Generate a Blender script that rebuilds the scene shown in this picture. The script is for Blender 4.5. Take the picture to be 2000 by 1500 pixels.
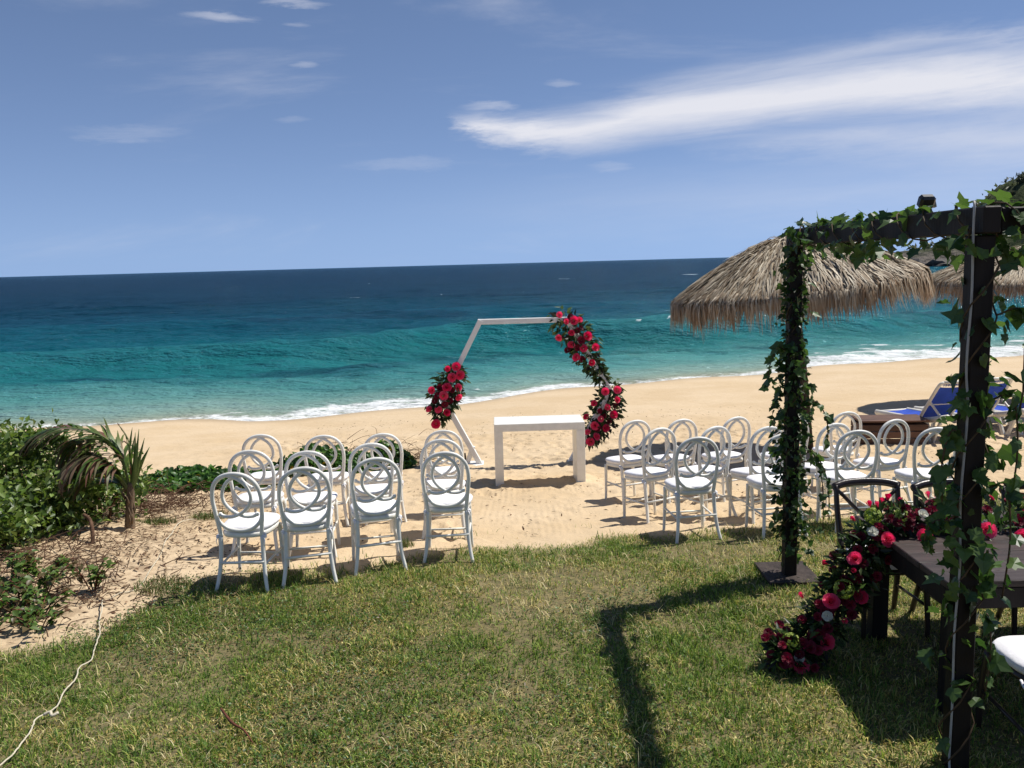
import bpy, bmesh, math, random
import numpy as np
from mathutils import Matrix, Vector, Quaternion

for o in list(bpy.data.objects):
    bpy.data.objects.remove(o)
scene = bpy.context.scene
COL = scene.collection
R = math.radians
random.seed(11)
rng = np.random.default_rng(11)

# ------------------------------------------------------------------ camera
cd = bpy.data.cameras.new('camera')
cam = bpy.data.objects.new('camera', cd)
COL.objects.link(cam)
cd.sensor_width = 36.0
cd.lens = 1675.0 / 2000.0 * 36.0
cd.clip_start = 0.05
cd.clip_end = 60000.0
cam.matrix_world = Matrix.Translation((0, 0, 2.4)) @ Matrix.Rotation(R(90 - 8.02), 4, 'X') @ Matrix.Rotation(R(-1.553), 4, 'Z')
scene.camera = cam

# ------------------------------------------------------------------ light
SUN_EL, SUN_AZ = 58.5, 67.5            # azimuth measured from +Y towards +X
sd = bpy.data.lights.new('sun', 'SUN')
sd.energy = 4.4
sd.angle = R(0.53)
sd.color = (1.0, 0.955, 0.88)
sun = bpy.data.objects.new('sun', sd)
COL.objects.link(sun)
sv = Vector((math.sin(R(SUN_AZ)) * math.cos(R(SUN_EL)), math.cos(R(SUN_AZ)) * math.cos(R(SUN_EL)), math.sin(R(SUN_EL))))
sun.rotation_euler = sv.to_track_quat('Z', 'Y').to_euler()
sun.location = (8, 3, 15)

scene.view_settings.view_transform = 'Standard'
scene.view_settings.look = 'None'
scene.view_settings.gamma = 1.0
scene.view_settings.exposure = 0.3
scene.view_settings.use_curve_mapping = False

world = bpy.data.worlds.new('World')
scene.world = world
world.use_nodes = True
wt = world.node_tree
wt.nodes.clear()


class NT:
    """small helper round a node tree"""
    def __init__(s, t):
        s.t = t

    def n(s, kind, **kw):
        nd = s.t.nodes.new(kind)
        for k, v in kw.items():
            if k == 'inp':
                for a, b in v.items():
                    s.put(nd.inputs[a], b)
            else:
                setattr(nd, k, v)
        return nd

    def put(s, sock, v):
        if isinstance(v, bpy.types.NodeSocket):
            s.t.links.new(v, sock)
        elif v is not None:
            sock.default_value = v

    def m(s, op, a, b=None, c=None, clamp=False):
        nd = s.t.nodes.new('ShaderNodeMath')
        nd.operation = op
        nd.use_clamp = clamp
        for i, v in enumerate((a, b, c)):
            if v is not None:
                s.put(nd.inputs[i], v)
        return nd.outputs[0]

    def mix(s, f, a, b, blend='MIX'):
        nd = s.t.nodes.new('ShaderNodeMix')
        nd.data_type = 'RGBA'
        nd.blend_type = blend
        s.put(nd.inputs[0], f)
        s.put(nd.inputs[6], a if isinstance(a, bpy.types.NodeSocket) else (*a, 1)[:4])
        s.put(nd.inputs[7], b if isinstance(b, bpy.types.NodeSocket) else (*b, 1)[:4])
        return nd.outputs[2]

    def ramp(s, f, stops, interp='LINEAR'):
        nd = s.t.nodes.new('ShaderNodeValToRGB')
        nd.color_ramp.interpolation = interp
        el = nd.color_ramp.elements
        while len(el) < len(stops):
            el.new(0.5)
        for e, (p, c) in zip(el, stops):
            e.position = p
            e.color = (*c, 1)[:4] if not isinstance(c, (int, float)) else (c, c, c, 1)
        s.put(nd.inputs[0], f)
        return nd.outputs[0]

    def noise(s, vec, scale, detail=4, rough=0.55, dist=0.0):
        nd = s.t.nodes.new('ShaderNodeTexNoise')
        s.put(nd.inputs['Vector'], vec)
        nd.inputs['Scale'].default_value = scale
        nd.inputs['Detail'].default_value = detail
        nd.inputs['Roughness'].default_value = rough
        nd.inputs['Distortion'].default_value = dist
        return nd.outputs[0]

    def vec(s, x, y, z=0.0):
        nd = s.t.nodes.new('ShaderNodeCombineXYZ')
        for i, v in enumerate((x, y, z)):
            s.put(nd.inputs[i], v)
        return nd.outputs[0]

    def sstep(s, v, lo, hi):
        nd = s.t.nodes.new('ShaderNodeMapRange')
        nd.interpolation_type = 'SMOOTHSTEP'
        s.put(nd.inputs[0], v)
        nd.inputs[1].default_value = lo
        nd.inputs[2].default_value = hi
        return nd.outputs[0]

    def curve(s, v, pts):
        nd = s.t.nodes.new('ShaderNodeFloatCurve')
        c = nd.mapping.curves[0]
        while len(c.points) < len(pts):
            c.points.new(0.5, 0.5)
        for p, (a, b) in zip(c.points, pts):
            p.location = (a, b)
        nd.mapping.update()
        s.put(nd.inputs['Value'], v)
        return nd.outputs[0]


# sky: Nishita air with thin high cloud
W = NT(wt)
SKY_STRENGTH = 0.1
sky = W.n('ShaderNodeTexSky', sky_type='NISHITA', sun_disc=False)
sky.sun_elevation = R(SUN_EL)
sky.sun_rotation = R(SUN_AZ)
sky.altitude = 0
sky.air_density = 0.35
sky.dust_density = 0.0
sky.ozone_density = 2.0
tc = W.n('ShaderNodeTexCoord')
sx = W.n('ShaderNodeSeparateXYZ', inp={0: tc.outputs['Generated']})
# the lowest few degrees keep the tone of the air just above them (thick marine haze is absent here)
zlift = W.m('SQRT', W.m('ADD', W.m('MULTIPLY', sx.outputs[2], sx.outputs[2]), 0.0064))
lift = W.n('ShaderNodeVectorMath', operation='NORMALIZE', inp={0: W.vec(sx.outputs[0], sx.outputs[1], zlift)})
W.put(sky.inputs[0], lift.outputs[0])
az = W.m('MULTIPLY', W.m('ARCTAN2', sx.outputs[0], sx.outputs[1]), 57.2958)
el = W.m('MULTIPLY', W.m('ARCSINE', sx.outputs[2]), 57.2958)
warp = W.noise(W.vec(W.m('MULTIPLY', az, 0.12), W.m('MULTIPLY', el, 0.5)), 1.0, 6, 0.6)
warp2 = W.noise(W.vec(W.m('MULTIPLY', az, 0.35), W.m('MULTIPLY', el, 1.6), 3.3), 1.0, 6, 0.65)
el_r = W.m('SUBTRACT', el, W.m('MULTIPLY', az, 0.05))
streak = W.noise(W.vec(W.m('MULTIPLY', az, 0.10), W.m('MULTIPLY', el_r, 0.95), 5.1), 1.0, 8, 0.62, 0.6)
wv = W.m('SUBTRACT', warp, 0.5)
fine = W.m('SUBTRACT', warp2, 0.5)


def ribbon(pts_c, pts_w, soft, wob, op, a0=-90.0, a1=-80.0):
    """a long cloud bank: centre elevation and half-thickness along azimuth (degrees)"""
    azw = W.m('ADD', az, W.m('ADD', W.m('MULTIPLY', wv, 5.0), W.m('MULTIPLY', fine, 5.0)))
    t = W.m('DIVIDE', W.m('ADD', azw, 20.0), 90.0, clamp=True)
    c = W.m('MULTIPLY', W.curve(t, [((a + 20) / 90, e / 20) for a, e in pts_c]), 20.0)
    w = W.m('MULTIPLY', W.curve(t, [((a + 20) / 90, e / 5) for a, e in pts_w]), 5.0)
    e2 = W.m('ADD', el, W.m('MULTIPLY', wv, wob))
    e2 = W.m('ADD', e2, W.m('MULTIPLY', fine, wob * 0.5))
    d = W.m('DIVIDE', W.m('ABSOLUTE', W.m('SUBTRACT', e2, c)), W.m('MAXIMUM', w, 0.001))
    grain = W.m('ADD', 0.80, W.m('MULTIPLY', streak, 0.40))
    v = W.m('MULTIPLY', W.sstep(W.m('SUBTRACT', W.m('ADD', 1.0, W.m('MULTIPLY', W.m('SUBTRACT', streak, 0.5), 0.48)), d), 0.0, soft), op)
    return W.m('MULTIPLY', W.m('MULTIPLY', v, W.m('MINIMUM', grain, 1.0)), W.sstep(azw, a0, a1))


clouds = [
    ribbon([(-20, 9.0), (-3, 8.9), (0, 8.5), (4, 8.2), (10, 9.2), (17, 9.6), (24, 9.7), (31, 9.4), (45, 9.0), (70, 9)],
           [(-20, 1.1), (-4.0, 1.1), (-1, 1.35), (2, 1.7), (6, 2.1), (12, 2.45), (24, 2.5), (31, 2.4), (50, 1.4), (70, 0)], 1.15, 1.1, 1.10, -3.8, -1.2),
    ribbon([(-20, 7.0), (14, 7.0), (22, 6.8), (31, 6.3), (45, 6.0), (70, 6)],
           [(-20, 0.6), (9, 0.6), (14, 1.1), (22, 2.0), (31, 2.6), (50, 1.4), (70, 0)], 1.6, 1.6, 0.6, 10.0, 21.0),
    ribbon([(-20, 11.0), (6, 11.0), (16, 11.4), (23, 11.9), (27, 11.8), (31, 11.3), (50, 11), (70, 11)],
           [(-20, 0.5), (3, 0.5), (10, 0.8), (17, 1.4), (23, 1.3), (31, 1.3), (50, 0.6), (70, 0)], 1.7, 1.8, 0.55, 4.0, 22.0),
    ribbon([(-20, 3.6), (10, 3.6), (40, 3.8), (70, 4)], [(-20, 3.0), (5, 3.6), (30, 4.6), (50, 4.6), (70, 4)], 1.6, 1.6, 0.34, -12.0, 26.0),
]


def wisp(a, e, ra, re, op):
    x = W.m('DIVIDE', W.m('SUBTRACT', W.m('ADD', az, W.m('MULTIPLY', wv, ra)), a), ra)
    y = W.m('DIVIDE', W.m('SUBTRACT', W.m('ADD', el, W.m('MULTIPLY', fine, re * 3.0)), e), re)
    r2 = W.m('ADD', W.m('MULTIPLY', x, x), W.m('MULTIPLY', y, y))
    return W.m('MULTIPLY', W.sstep(W.m('SUBTRACT', W.m('ADD', 1.0, W.m('MULTIPLY', W.m('SUBTRACT', streak, 0.5), 2.4)), r2), 0.0, 1.6), op)


for a in ((-17.4, 14.9, 2.6, 0.34, 0.5), (-13.0, 15.9, 2.4, 0.42, 0.5), (-13.0, 14.7, 1.0, 0.16, 0.35), (-12.6, 12.4, 1.0, 0.2, 0.3),
          (-23.5, 8.2, 4.2, 0.6, 0.2), (-13.5, 9.2, 1.5, 0.25, 0.15), (-6.6, 6.5, 4.0, 0.5, 0.16), (6.7, 6.0, 1.8, 0.5, 0.22),
          (-1.0, 10.0, 2.4, 0.36, 0.5), (3.7, 11.2, 1.5, 0.28, 0.3)):
    clouds.append(wisp(*a))
# faint veil of cirrus everywhere
veil = W.noise(W.vec(W.m('MULTIPLY', az, 0.045), W.m('MULTIPLY', el, 0.22), 7.0), 1.0, 7, 0.6, 0.4)
clouds.append(W.m('MULTIPLY', W.sstep(veil, 0.52, 0.85), 0.3))
tot = clouds[0]
for c in clouds[1:]:
    tot = W.m('ADD', W.m('MULTIPLY', tot, W.m('SUBTRACT', 1.0, c)), c)
tot = W.m('MULTIPLY', tot, W.sstep(el, -0.5, 1.5))
ga = W.n('ShaderNodeGamma', inp={0: sky.outputs[0], 1: 0.72})
hsv = W.n('ShaderNodeHueSaturation', inp={'Saturation': 1.13, 'Value': 1.74, 'Color': ga.outputs[0]})
air = W.mix(1.0, hsv.outputs[0], (1.04, 0.985, 1.015), 'MULTIPLY')
skyc = W.mix(tot, air, (6.3, 6.4, 7.0))
bg = W.n('ShaderNodeBackground', inp={0: skyc, 1: SKY_STRENGTH})
wo = W.n('ShaderNodeOutputWorld', inp={0: bg.outputs[0]})


# ------------------------------------------------------------------ helpers
def tag(o, label=None, cat=None, group=None, kind=None):
    if label:
        o['label'] = label
    if cat:
        o['category'] = cat
    if group:
        o['group'] = group
    if kind:
        o['kind'] = kind
    return o


def empty(name, loc, rz=0.0):
    o = bpy.data.objects.new(name, None)
    o.empty_display_size = 0.2
    COL.objects.link(o)
    o.location = loc
    o.rotation_euler = (0, 0, rz)
    return o


class MB:
    """collects shapes into one mesh"""
    def __init__(s):
        s.v = []
        s.f = []

    def add(s, v, f):
        b = len(s.v)
        s.v += [tuple(p) for p in v]
        s.f += [tuple(i + b for i in q) for q in f]
        return s

    def box(s, c, d, m=None):
        x, y, z = (k / 2 for k in d)
        v = [Vector((a * x, b * y, e * z)) for a in (-1, 1) for b in (-1, 1) for e in (-1, 1)]
        if m is not None:
            v = [m @ p for p in v]
        v = [p + Vector(c) for p in v]
        return s.add(v, [(0, 1, 3, 2), (4, 6, 7, 5), (0, 4, 5, 1), (2, 3, 7, 6), (0, 2, 6, 4), (1, 5, 7, 3)])

    def bbox(s, c, d, bev=0.006, m=None):
        """box with chamfered edges"""
        bm = bmesh.new()
        bmesh.ops.create_cube(bm, size=1.0)
        for v in bm.verts:
            v.co = Vector((v.co.x * d[0], v.co.y * d[1], v.co.z * d[2]))
        bmesh.ops.bevel(bm, geom=list(bm.edges), offset=bev, segments=1, affect='EDGES')
        bm.verts.index_update()
        vs = [v.co.copy() for v in bm.verts]
        if m is not None:
            vs = [m @ p for p in vs]
        s.add([p + Vector(c) for p in vs], [tuple(v.index for v in f.verts) for f in bm.faces])
        bm.free()
        return s

    def bar(s, a, b, w, h, bev=0.004, up=(0, 0, 1)):
        """beam of section w x h from a to b (h along up)"""
        a, b = Vector(a), Vector(b)
        d = b - a
        y = d.normalized()
        x = y.cross(Vector(up)).normalized()
        z = x.cross(y)
        m = Matrix((x, y, z)).transposed()
        return s.bbox((a + b) / 2, (w, d.length, h), bev, m)

    def tube(s, pts, r, n=8, cap=True, flat=1.0, up=None):
        P = [Vector(p) for p in pts]
        k = len(P)
        rr = r if hasattr(r, '__len__') else [r] * k
        T = [(P[min(i + 1, k - 1)] - P[max(i - 1, 0)]).normalized() for i in range(k)]
        u = Vector(up) if up else (Vector((0, 0, 1)) if abs(T[0].z) < 0.9 else Vector((1, 0, 0)))
        N = (u - T[0] * u.dot(T[0])).normalized()
        vs = []
        for i in range(k):
            N = (N - T[i] * N.dot(T[i]))
            N = N.normalized() if N.length > 1e-6 else T[i].orthogonal().normalized()
            B = T[i].cross(N)
            for j in range(n):
                a = 2 * math.pi * j / n
                vs.append(P[i] + (N * math.cos(a) * flat + B * math.sin(a)) * rr[i])
        fs = [(i * n + j, i * n + (j + 1) % n, (i + 1) * n + (j + 1) % n, (i + 1) * n + j) for i in range(k - 1) for j in range(n)]
        if cap:
            fs += [tuple(reversed(range(n))), tuple((k - 1) * n + j for j in range(n))]
        return s.add(vs, fs)

    def mesh(s, name, mat, smooth=False):
        me = bpy.data.meshes.new(name)
        me.from_pydata([tuple(p) for p in s.v], [], s.f)
        if mat:
            me.materials.append(mat)
        if smooth:
            me.polygons.foreach_set('use_smooth', [True] * len(me.polygons))
        me.update()
        return me

    def build(s, name, mat, parent=None, smooth=False, loc=None):
        return link(name, s.mesh(name, mat, smooth), parent, loc)


def link(name, me, parent=None, loc=None, mw=None):
    o = bpy.data.objects.new(name, me)
    COL.objects.link(o)
    if parent is not None:
        o.parent = parent
    if loc is not None:
        o.location = loc
    if mw is not None:
        o.matrix_basis = mw
    return o


def np_mesh(name, V, F, mat, smooth=False, col=None, attrs=None):
    """fast mesh from numpy arrays; F is (n,3) or (n,4) or a list of such arrays"""
    Fs = F if isinstance(F, list) else [F]
    me = bpy.data.meshes.new(name)
    me.vertices.add(len(V))
    me.vertices.foreach_set('co', np.asarray(V, np.float32).ravel())
    nl = sum(f.size for f in Fs)
    nf = sum(len(f) for f in Fs)
    me.loops.add(nl)
    me.loops.foreach_set('vertex_index', np.concatenate([f.ravel() for f in Fs]).astype(np.int32))
    me.polygons.add(nf)
    tot_ = np.concatenate([np.full(len(f), f.shape[1]) for f in Fs]).astype(np.int32)
    me.polygons.foreach_set('loop_start', (np.cumsum(tot_) - tot_).astype(np.int32))
    if smooth:
        me.polygons.foreach_set('use_smooth', np.ones(nf, bool))
    if mat:
        me.materials.append(mat)
    if col is not None:
        a = me.color_attributes.new('tint', 'FLOAT_COLOR', 'POINT')
        c4 = np.ones((len(V), 4), np.float32)
        c4[:, :3] = col
        a.data.foreach_set('color', c4.ravel())
    for k, v in (attrs or {}).items():
        a = me.attributes.new(k, 'FLOAT', 'POINT')
        a.data.foreach_set('value', np.asarray(v, np.float32).ravel())
    me.update(calc_edges=True)
    me.validate()
    return me


def spline(pts, n=8):
    """Catmull-Rom through pts"""
    P = [Vector(p) for p in pts]
    Q = [P[0] * 2 - P[1]] + P + [P[-1] * 2 - P[-2]]
    out = []
    for i in range(1, len(Q) - 2):
        a, b, c, d = Q[i - 1:i + 3]
        for k in range(n):
            t = k / n
            out.append(0.5 * ((2 * b) + (c - a) * t + (2 * a - 5 * b + 4 * c - d) * t * t + (3 * b - a - 3 * c + d) * t ** 3))
    out.append(P[-1])
    return out


def copy_tree(o, parent=None):
    c = o.copy()
    COL.objects.link(c)
    c.parent = parent
    for ch in o.children:
        copy_tree(ch, c)
    return c


# value noise on the plane
def vnoise(x, y, seed=0):
    x = np.asarray(x, float)
    y = np.asarray(y, float)
    xi, yi = np.floor(x).astype(np.int64), np.floor(y).astype(np.int64)
    fx, fy = x - xi, y - yi

    def h(a, b):
        k = (a * 374761393 + b * 668265263 + seed * 974634777) & 0xffffffff
        k = ((k ^ (k >> 13)) * 1274126177) & 0xffffffff
        return ((k ^ (k >> 16)) & 0xffff) / 65535.0
    ux, uy = fx * fx * (3 - 2 * fx), fy * fy * (3 - 2 * fy)
    return (h(xi, yi) * (1 - ux) + h(xi + 1, yi) * ux) * (1 - uy) + (h(xi, yi + 1) * (1 - ux) + h(xi + 1, yi + 1) * ux) * uy


def fbm(x, y, o=4, seed=0):
    s, a, t = 0.0, 0.5, 0.0
    for i in range(o):
        s = s + a * vnoise(x * 2 ** i, y * 2 ** i, seed + i)
        t += a
        a *= 0.5
    return s / t - 0.5


def sm(t, lo=0.0, hi=1.0):
    t = np.clip((np.asarray(t, float) - lo) / (hi - lo), 0, 1)
    return t * t * (3 - 2 * t)


# ------------------------------------------------------------------ materials
def new_mat(name):
    m = bpy.data.materials.new(name)
    m.use_nodes = True
    m.node_tree.nodes.clear()
    return m, NT(m.node_tree)


def finish(m, T, shader, disp=None):
    T.n('ShaderNodeOutputMaterial', inp={0: shader})
    return m


def simple(name, col, rough=0.5, spec=0.4, var=0.12, scale=12.0, bump=0.0, bscale=60.0, stretch=(1, 1, 1), per_object=0.0, coat=0.0, dark=None):
    """painted / timber / cloth: base colour broken up by noise, with fine relief"""
    m, T = new_mat(name)
    tc = T.n('ShaderNodeTexCoord')
    mp = T.n('ShaderNodeMapping', inp={0: tc.outputs['Object'], 3: stretch})
    nz = T.noise(mp.outputs[0], scale, 5, 0.6)
    a = tuple(max(0, c * (1 - var)) for c in col)
    b = tuple(min(1, c * (1 + var)) for c in col)
    if dark:
        a = dark
    c = T.mix(T.sstep(nz, 0.3, 0.7), a, b)
    if per_object:
        oi = T.n('ShaderNodeObjectInfo')
        hs = T.n('ShaderNodeHueSaturation', inp={'Value': T.m('ADD', 1 - per_object, T.m('MULTIPLY', oi.outputs['Random'], 2 * per_object)), 'Color': c})
        c = hs.outputs[0]
    p = T.n('ShaderNodeBsdfPrincipled', inp={'Base Color': c, 'Roughness': rough, 'Specular IOR Level': spec, 'Coat Weight': coat})
    if bump:
        bn = T.noise(mp.outputs[0], bscale, 4, 0.6)
        bp = T.n('ShaderNodeBump', inp={'Strength': bump, 'Distance': 0.01, 'Height': bn})
        T.put(p.inputs['Normal'], bp.outputs[0])
    return finish(m, T, p.outputs[0])


def leafy(name, col, col2, rough=0.45, trans=0.35, use_tint=False, spec=0.4, per_object=False):
    """thin leaf or petal: diffuse + light passing through, colour varied leaf by leaf"""
    m, T = new_mat(name)
    if use_tint:
        at = T.n('ShaderNodeAttribute', attribute_name='tint')
        c = at.outputs['Color']
    else:
        if per_object:
            f = T.n('ShaderNodeObjectInfo').outputs['Random']
        else:
            f = T.n('ShaderNodeNewGeometry').outputs['Random Per Island']
        c = T.mix(f, col, col2)
    tc = T.n('ShaderNodeTexCoord')
    nz = T.noise(tc.outputs['Object'], 40.0, 3)
    c = T.mix(T.m('MULTIPLY', T.sstep(nz, 0.35, 0.75), 0.35), c, (0.0, 0.0, 0.0), 'MULTIPLY') if False else c
    p = T.n('ShaderNodeBsdfPrincipled', inp={'Base Color': c, 'Roughness': rough, 'Specular IOR Level': spec})
    hs = T.n('ShaderNodeHueSaturation', inp={'Saturation': 1.1, 'Value': 1.35, 'Color': c})
    tr = T.n('ShaderNodeBsdfTranslucent', inp={0: hs.outputs[0]})
    mx = T.n('ShaderNodeMixShader', inp={0: trans, 1: p.outputs[0], 2: tr.outputs[0]})
    return finish(m, T, mx.outputs[0])


M = {}
M['white_paint'] = simple('white_paint', (0.80, 0.785, 0.725), 0.40, 0.45, 0.06, 9, 0.10, 50, per_object=0.04)
M['arch_paint'] = simple('arch_white_paint', (0.80, 0.79, 0.76), 0.5, 0.4, 0.05, 6, 0.06, 40)
M['cushion'] = simple('white_cushion_cloth', (0.83, 0.82, 0.84), 0.9, 0.1, 0.04, 20, 0.35, 26)
M['dark_wood'] = simple('dark_stained_wood', (0.016, 0.012, 0.011), 0.6, 0.2, 0.35, 9, 0.3, 40, (1, 1, 0.12))
M['table_wood'] = simple('dark_table_planks', (0.050, 0.034, 0.030), 0.5, 0.4, 0.4, 9, 0.4, 30, (0.12, 1, 1), per_object=0.18)
M['chair_wood'] = simple('dark_chair_wood', (0.026, 0.017, 0.014), 0.33, 0.5, 0.3, 14, 0.15, 40, (1, 1, 0.2))
M['pole_wood'] = simple('palapa_pole_wood', (0.060, 0.040, 0.030), 0.75, 0.25, 0.4, 8, 0.6, 25, (1, 1, 0.15))
M['box_wood'] = simple('brown_slat_wood', (0.115, 0.060, 0.040), 0.6, 0.3, 0.3, 8, 0.4, 30, (0.2, 1, 1), per_object=0.2)
M['resin'] = simple('white_resin', (0.72, 0.69, 0.62), 0.45, 0.4, 0.07, 6)
M['sling'] = simple('blue_sling_mesh', (0.014, 0.060, 0.42), 0.6, 0.3, 0.12, 6, 0.3, 180)
M['rope'] = simple('white_cord', (0.60, 0.54, 0.41), 0.8, 0.2, 0.12, 30, 0.4, 200)
M['cable'] = simple('white_cable_sheath', (0.36, 0.355, 0.34), 0.5, 0.4, 0.1, 20)
M['black'] = simple('black_plastic', (0.012, 0.012, 0.014), 0.35, 0.5, 0.2, 20)
M['ivy_stem'] = simple('ivy_stem', (0.085, 0.055, 0.03), 0.7, 0.2, 0.3, 20)
M['twig'] = simple('dry_twig', (0.115, 0.066, 0.042), 0.85, 0.1, 0.4, 15)
M['bark'] = simple('palm_trunk_fibre', (0.16, 0.115, 0.075), 0.9, 0.1, 0.45, 14, 0.9, 30, (1, 1, 0.3))
M['green_stem'] = simple('green_stem', (0.10, 0.13, 0.04), 0.6, 0.3, 0.3, 20)
M['red_stem'] = simple('reddish_weed_stem', (0.14, 0.05, 0.03), 0.7, 0.2, 0.3, 20)
M['rock'] = simple('dark_shore_rock', (0.085, 0.075, 0.07), 0.8, 0.3, 0.5, 0.6, 0.8, 3)
M['ivy'] = leafy('ivy_leaf', (0.022, 0.058, 0.014), (0.10, 0.17, 0.04), 0.38, 0.42, spec=0.5, per_object=True)
M['fol'] = leafy('arrangement_leaf', (0.012, 0.032, 0.010), (0.045, 0.085, 0.03), 0.45, 0.3)
M['rose'] = leafy('pink_rose_petal', (0.72, 0.040, 0.125), (0.86, 0.13, 0.25), 0.5, 0.3, per_object=True)
M['burg'] = leafy('burgundy_petal', (0.10, 0.004, 0.016), (0.22, 0.008, 0.03), 0.55, 0.2, per_object=True)
M['lime'] = leafy('lime_floret', (0.25, 0.34, 0.05), (0.38, 0.46, 0.10), 0.6, 0.3)
M['whitefl'] = leafy('white_petal', (0.60, 0.60, 0.50), (0.70, 0.70, 0.62), 0.6, 0.25)
M['tint_leaf'] = leafy('leaf_tinted', None, None, 0.42, 0.32, use_tint=True)
M['grass'] = leafy('grass_blade', None, None, 0.55, 0.25, use_tint=True, spec=0.25)
M['thatch'] = leafy('palm_thatch', None, None, 0.62, 0.12, use_tint=True, spec=0.3)
M['dry'] = leafy('dry_litter', None, None, 0.8, 0.05, use_tint=True, spec=0.1)
# ------------------------------------------------------------------ ground: lawn, sloping sand, sea bed
SEA = -1.5
SHX = np.array([-2000, -400, -60, -25, -13.1, -6.8, -1.5, 4.0, 10.6, 19.6, 32, 50, 70, 110, 400, 2000], float)
SHY = np.array([0, 10, 17, 20.5, 22.0, 22.3, 24.3, 27.4, 30.1, 32.6, 38, 60, 110, 190, 260, 300], float)
EDX = np.array([-30, -6, -3.37, -2.84, -2.7, -2.6, -2.43, -1.88, -1.27, -0.9, -0.35, 0.41, 0.89, 1.33, 1.82, 2.24, 3.19, 5.59, 30])
EDY = np.array([4.2, 4.7, 5.25, 5.5, 5.9, 6.4, 6.6, 6.68, 6.6, 6.98, 7.15, 7.18, 7.45, 7.4, 7.5, 7.65, 8.0, 9.1, 12.0])


def shore(X):
    return np.interp(X, SHX, SHY) + 0.35 * np.sin(np.asarray(X) * 0.55 + 0.6) + 0.25 * np.sin(np.asarray(X) * 1.3)


def base_z(X, Y):
    X = np.asarray(X, float)
    Y = np.asarray(Y, float)
    sp = 0.25 * np.log1p(np.exp(np.clip((Y - 6.8) / 0.25, -40, 40)))
    z1 = -0.1 * sp
    y0, z0 = 13.0, -0.62
    ys = shore(X)
    t = (Y - y0) / np.maximum(ys - y0, 1.0)
    z2 = np.where(t < 1, z0 + (SEA - z0) * t, SEA - np.minimum((Y - ys) * 0.1, 6.0))
    z = np.where(Y < y0, np.maximum(z1, -0.62), z2)
    # low dune on the left
    z = z + 0.10 * np.exp(-(((X + 4.2) / 1.3) ** 2 + ((Y - 7.4) / 1.5) ** 2))
    return z


def lawn_d(X, Y):
    """> 0 inside the lawn (metres from its edge)"""
    return np.interp(X, EDX, EDY) + 0.30 * fbm(np.asarray(X) * 1.7, np.asarray(Y) * 1.7, 4, 5) - Y


def gz(X, Y):
    X = np.asarray(X, float)
    Y = np.asarray(Y, float)
    return base_z(X, Y) + 0.05 * fbm(X * 0.9, Y * 0.9, 3, 21) * sm(24 - Y, 0, 6)


def gzf(x, y):
    return float(gz(np.array([x]), np.array([y]))[0])


def axis(lo, hi, a, b, step, grow):
    mid = np.arange(a, b, step)
    up, s, v = [], step, mid[-1]
    while v < hi:
        s *= grow
        v += s
        up.append(v)
    dn, s, v = [], step, a
    while v > lo:
        s *= grow
        v -= s
        dn.append(v)
    return np.array(dn[::-1] + list(mid) + up)


gx = axis(-1500, 1500, -5.6, 9.2, 0.036, 1.09)
gy = axis(-700, 420, 3.4, 16.0, 0.036, 1.05)
GX, GY = np.meshgrid(gx, gy)
GZ = gz(GX, GY)
LD = lawn_d(GX, GY)
sandy = sm(-LD, -0.05, 0.25)
near = sm(22 - GY, 0, 5) * sandy
GZ += near * (0.035 * fbm(GX * 2.6, GY * 2.6, 4, 31) + 0.022 * fbm(GX * 8, GY * 8, 3, 41))
GZ += (1 - sandy) * (0.02 * fbm(GX * 3, GY * 3, 3, 51))
# footprints and scuffs trodden into the dry sand
nfp = 1500
fx = rng.uniform(-4.5, 9.0, nfp)
fy = 7.2 + 9.3 * rng.random(nfp) ** 0.85
fa = rng.normal(0.35, 0.7, nfp)
fl, fw = rng.uniform(0.09, 0.18, nfp), rng.uniform(0.045, 0.08, nfp)
fd = rng.uniform(0.012, 0.038, nfp)
for i in range(nfp):
    rake = 1.0 if not (-0.5 < fx[i] < 1.1 and fy[i] < 10.0) else 0.25
    i0, i1 = np.searchsorted(gx, (fx[i] - 0.4, fx[i] + 0.4))
    j0, j1 = np.searchsorted(gy, (fy[i] - 0.4, fy[i] + 0.4))
    if i1 - i0 < 2 or j1 - j0 < 2:
        continue
    dx, dy = GX[j0:j1, i0:i1] - fx[i], GY[j0:j1, i0:i1] - fy[i]
    c, s = math.cos(fa[i]), math.sin(fa[i])
    u, v = (dx * c + dy * s) / fw[i], (-dx * s + dy * c) / fl[i]
    r2 = u * u + v * v
    GZ[j0:j1, i0:i1] += rake * fd[i] * (-np.exp(-r2 * 1.4) + 0.45 * np.exp(-(np.sqrt(r2) - 1.45) ** 2 * 6)) * sandy[j0:j1, i0:i1]
nx, ny = len(gx), len(gy)
idx = np.arange(nx * ny).reshape(ny, nx)
GF = np.stack([idx[:-1, :-1], idx[:-1, 1:], idx[1:, 1:], idx[1:, :-1]], -1).reshape(-1, 4)
wet = sm(GY - shore(GX), -1.6, -0.1)
litter = sm(-2.3 - GX + 0.9 * fbm(GX * 1.2, GY * 1.2, 3, 61), 0, 0.9) * sm(11.5 - GY, 0, 1.5) * sm(-LD, -0.1, 0.3)

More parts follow.
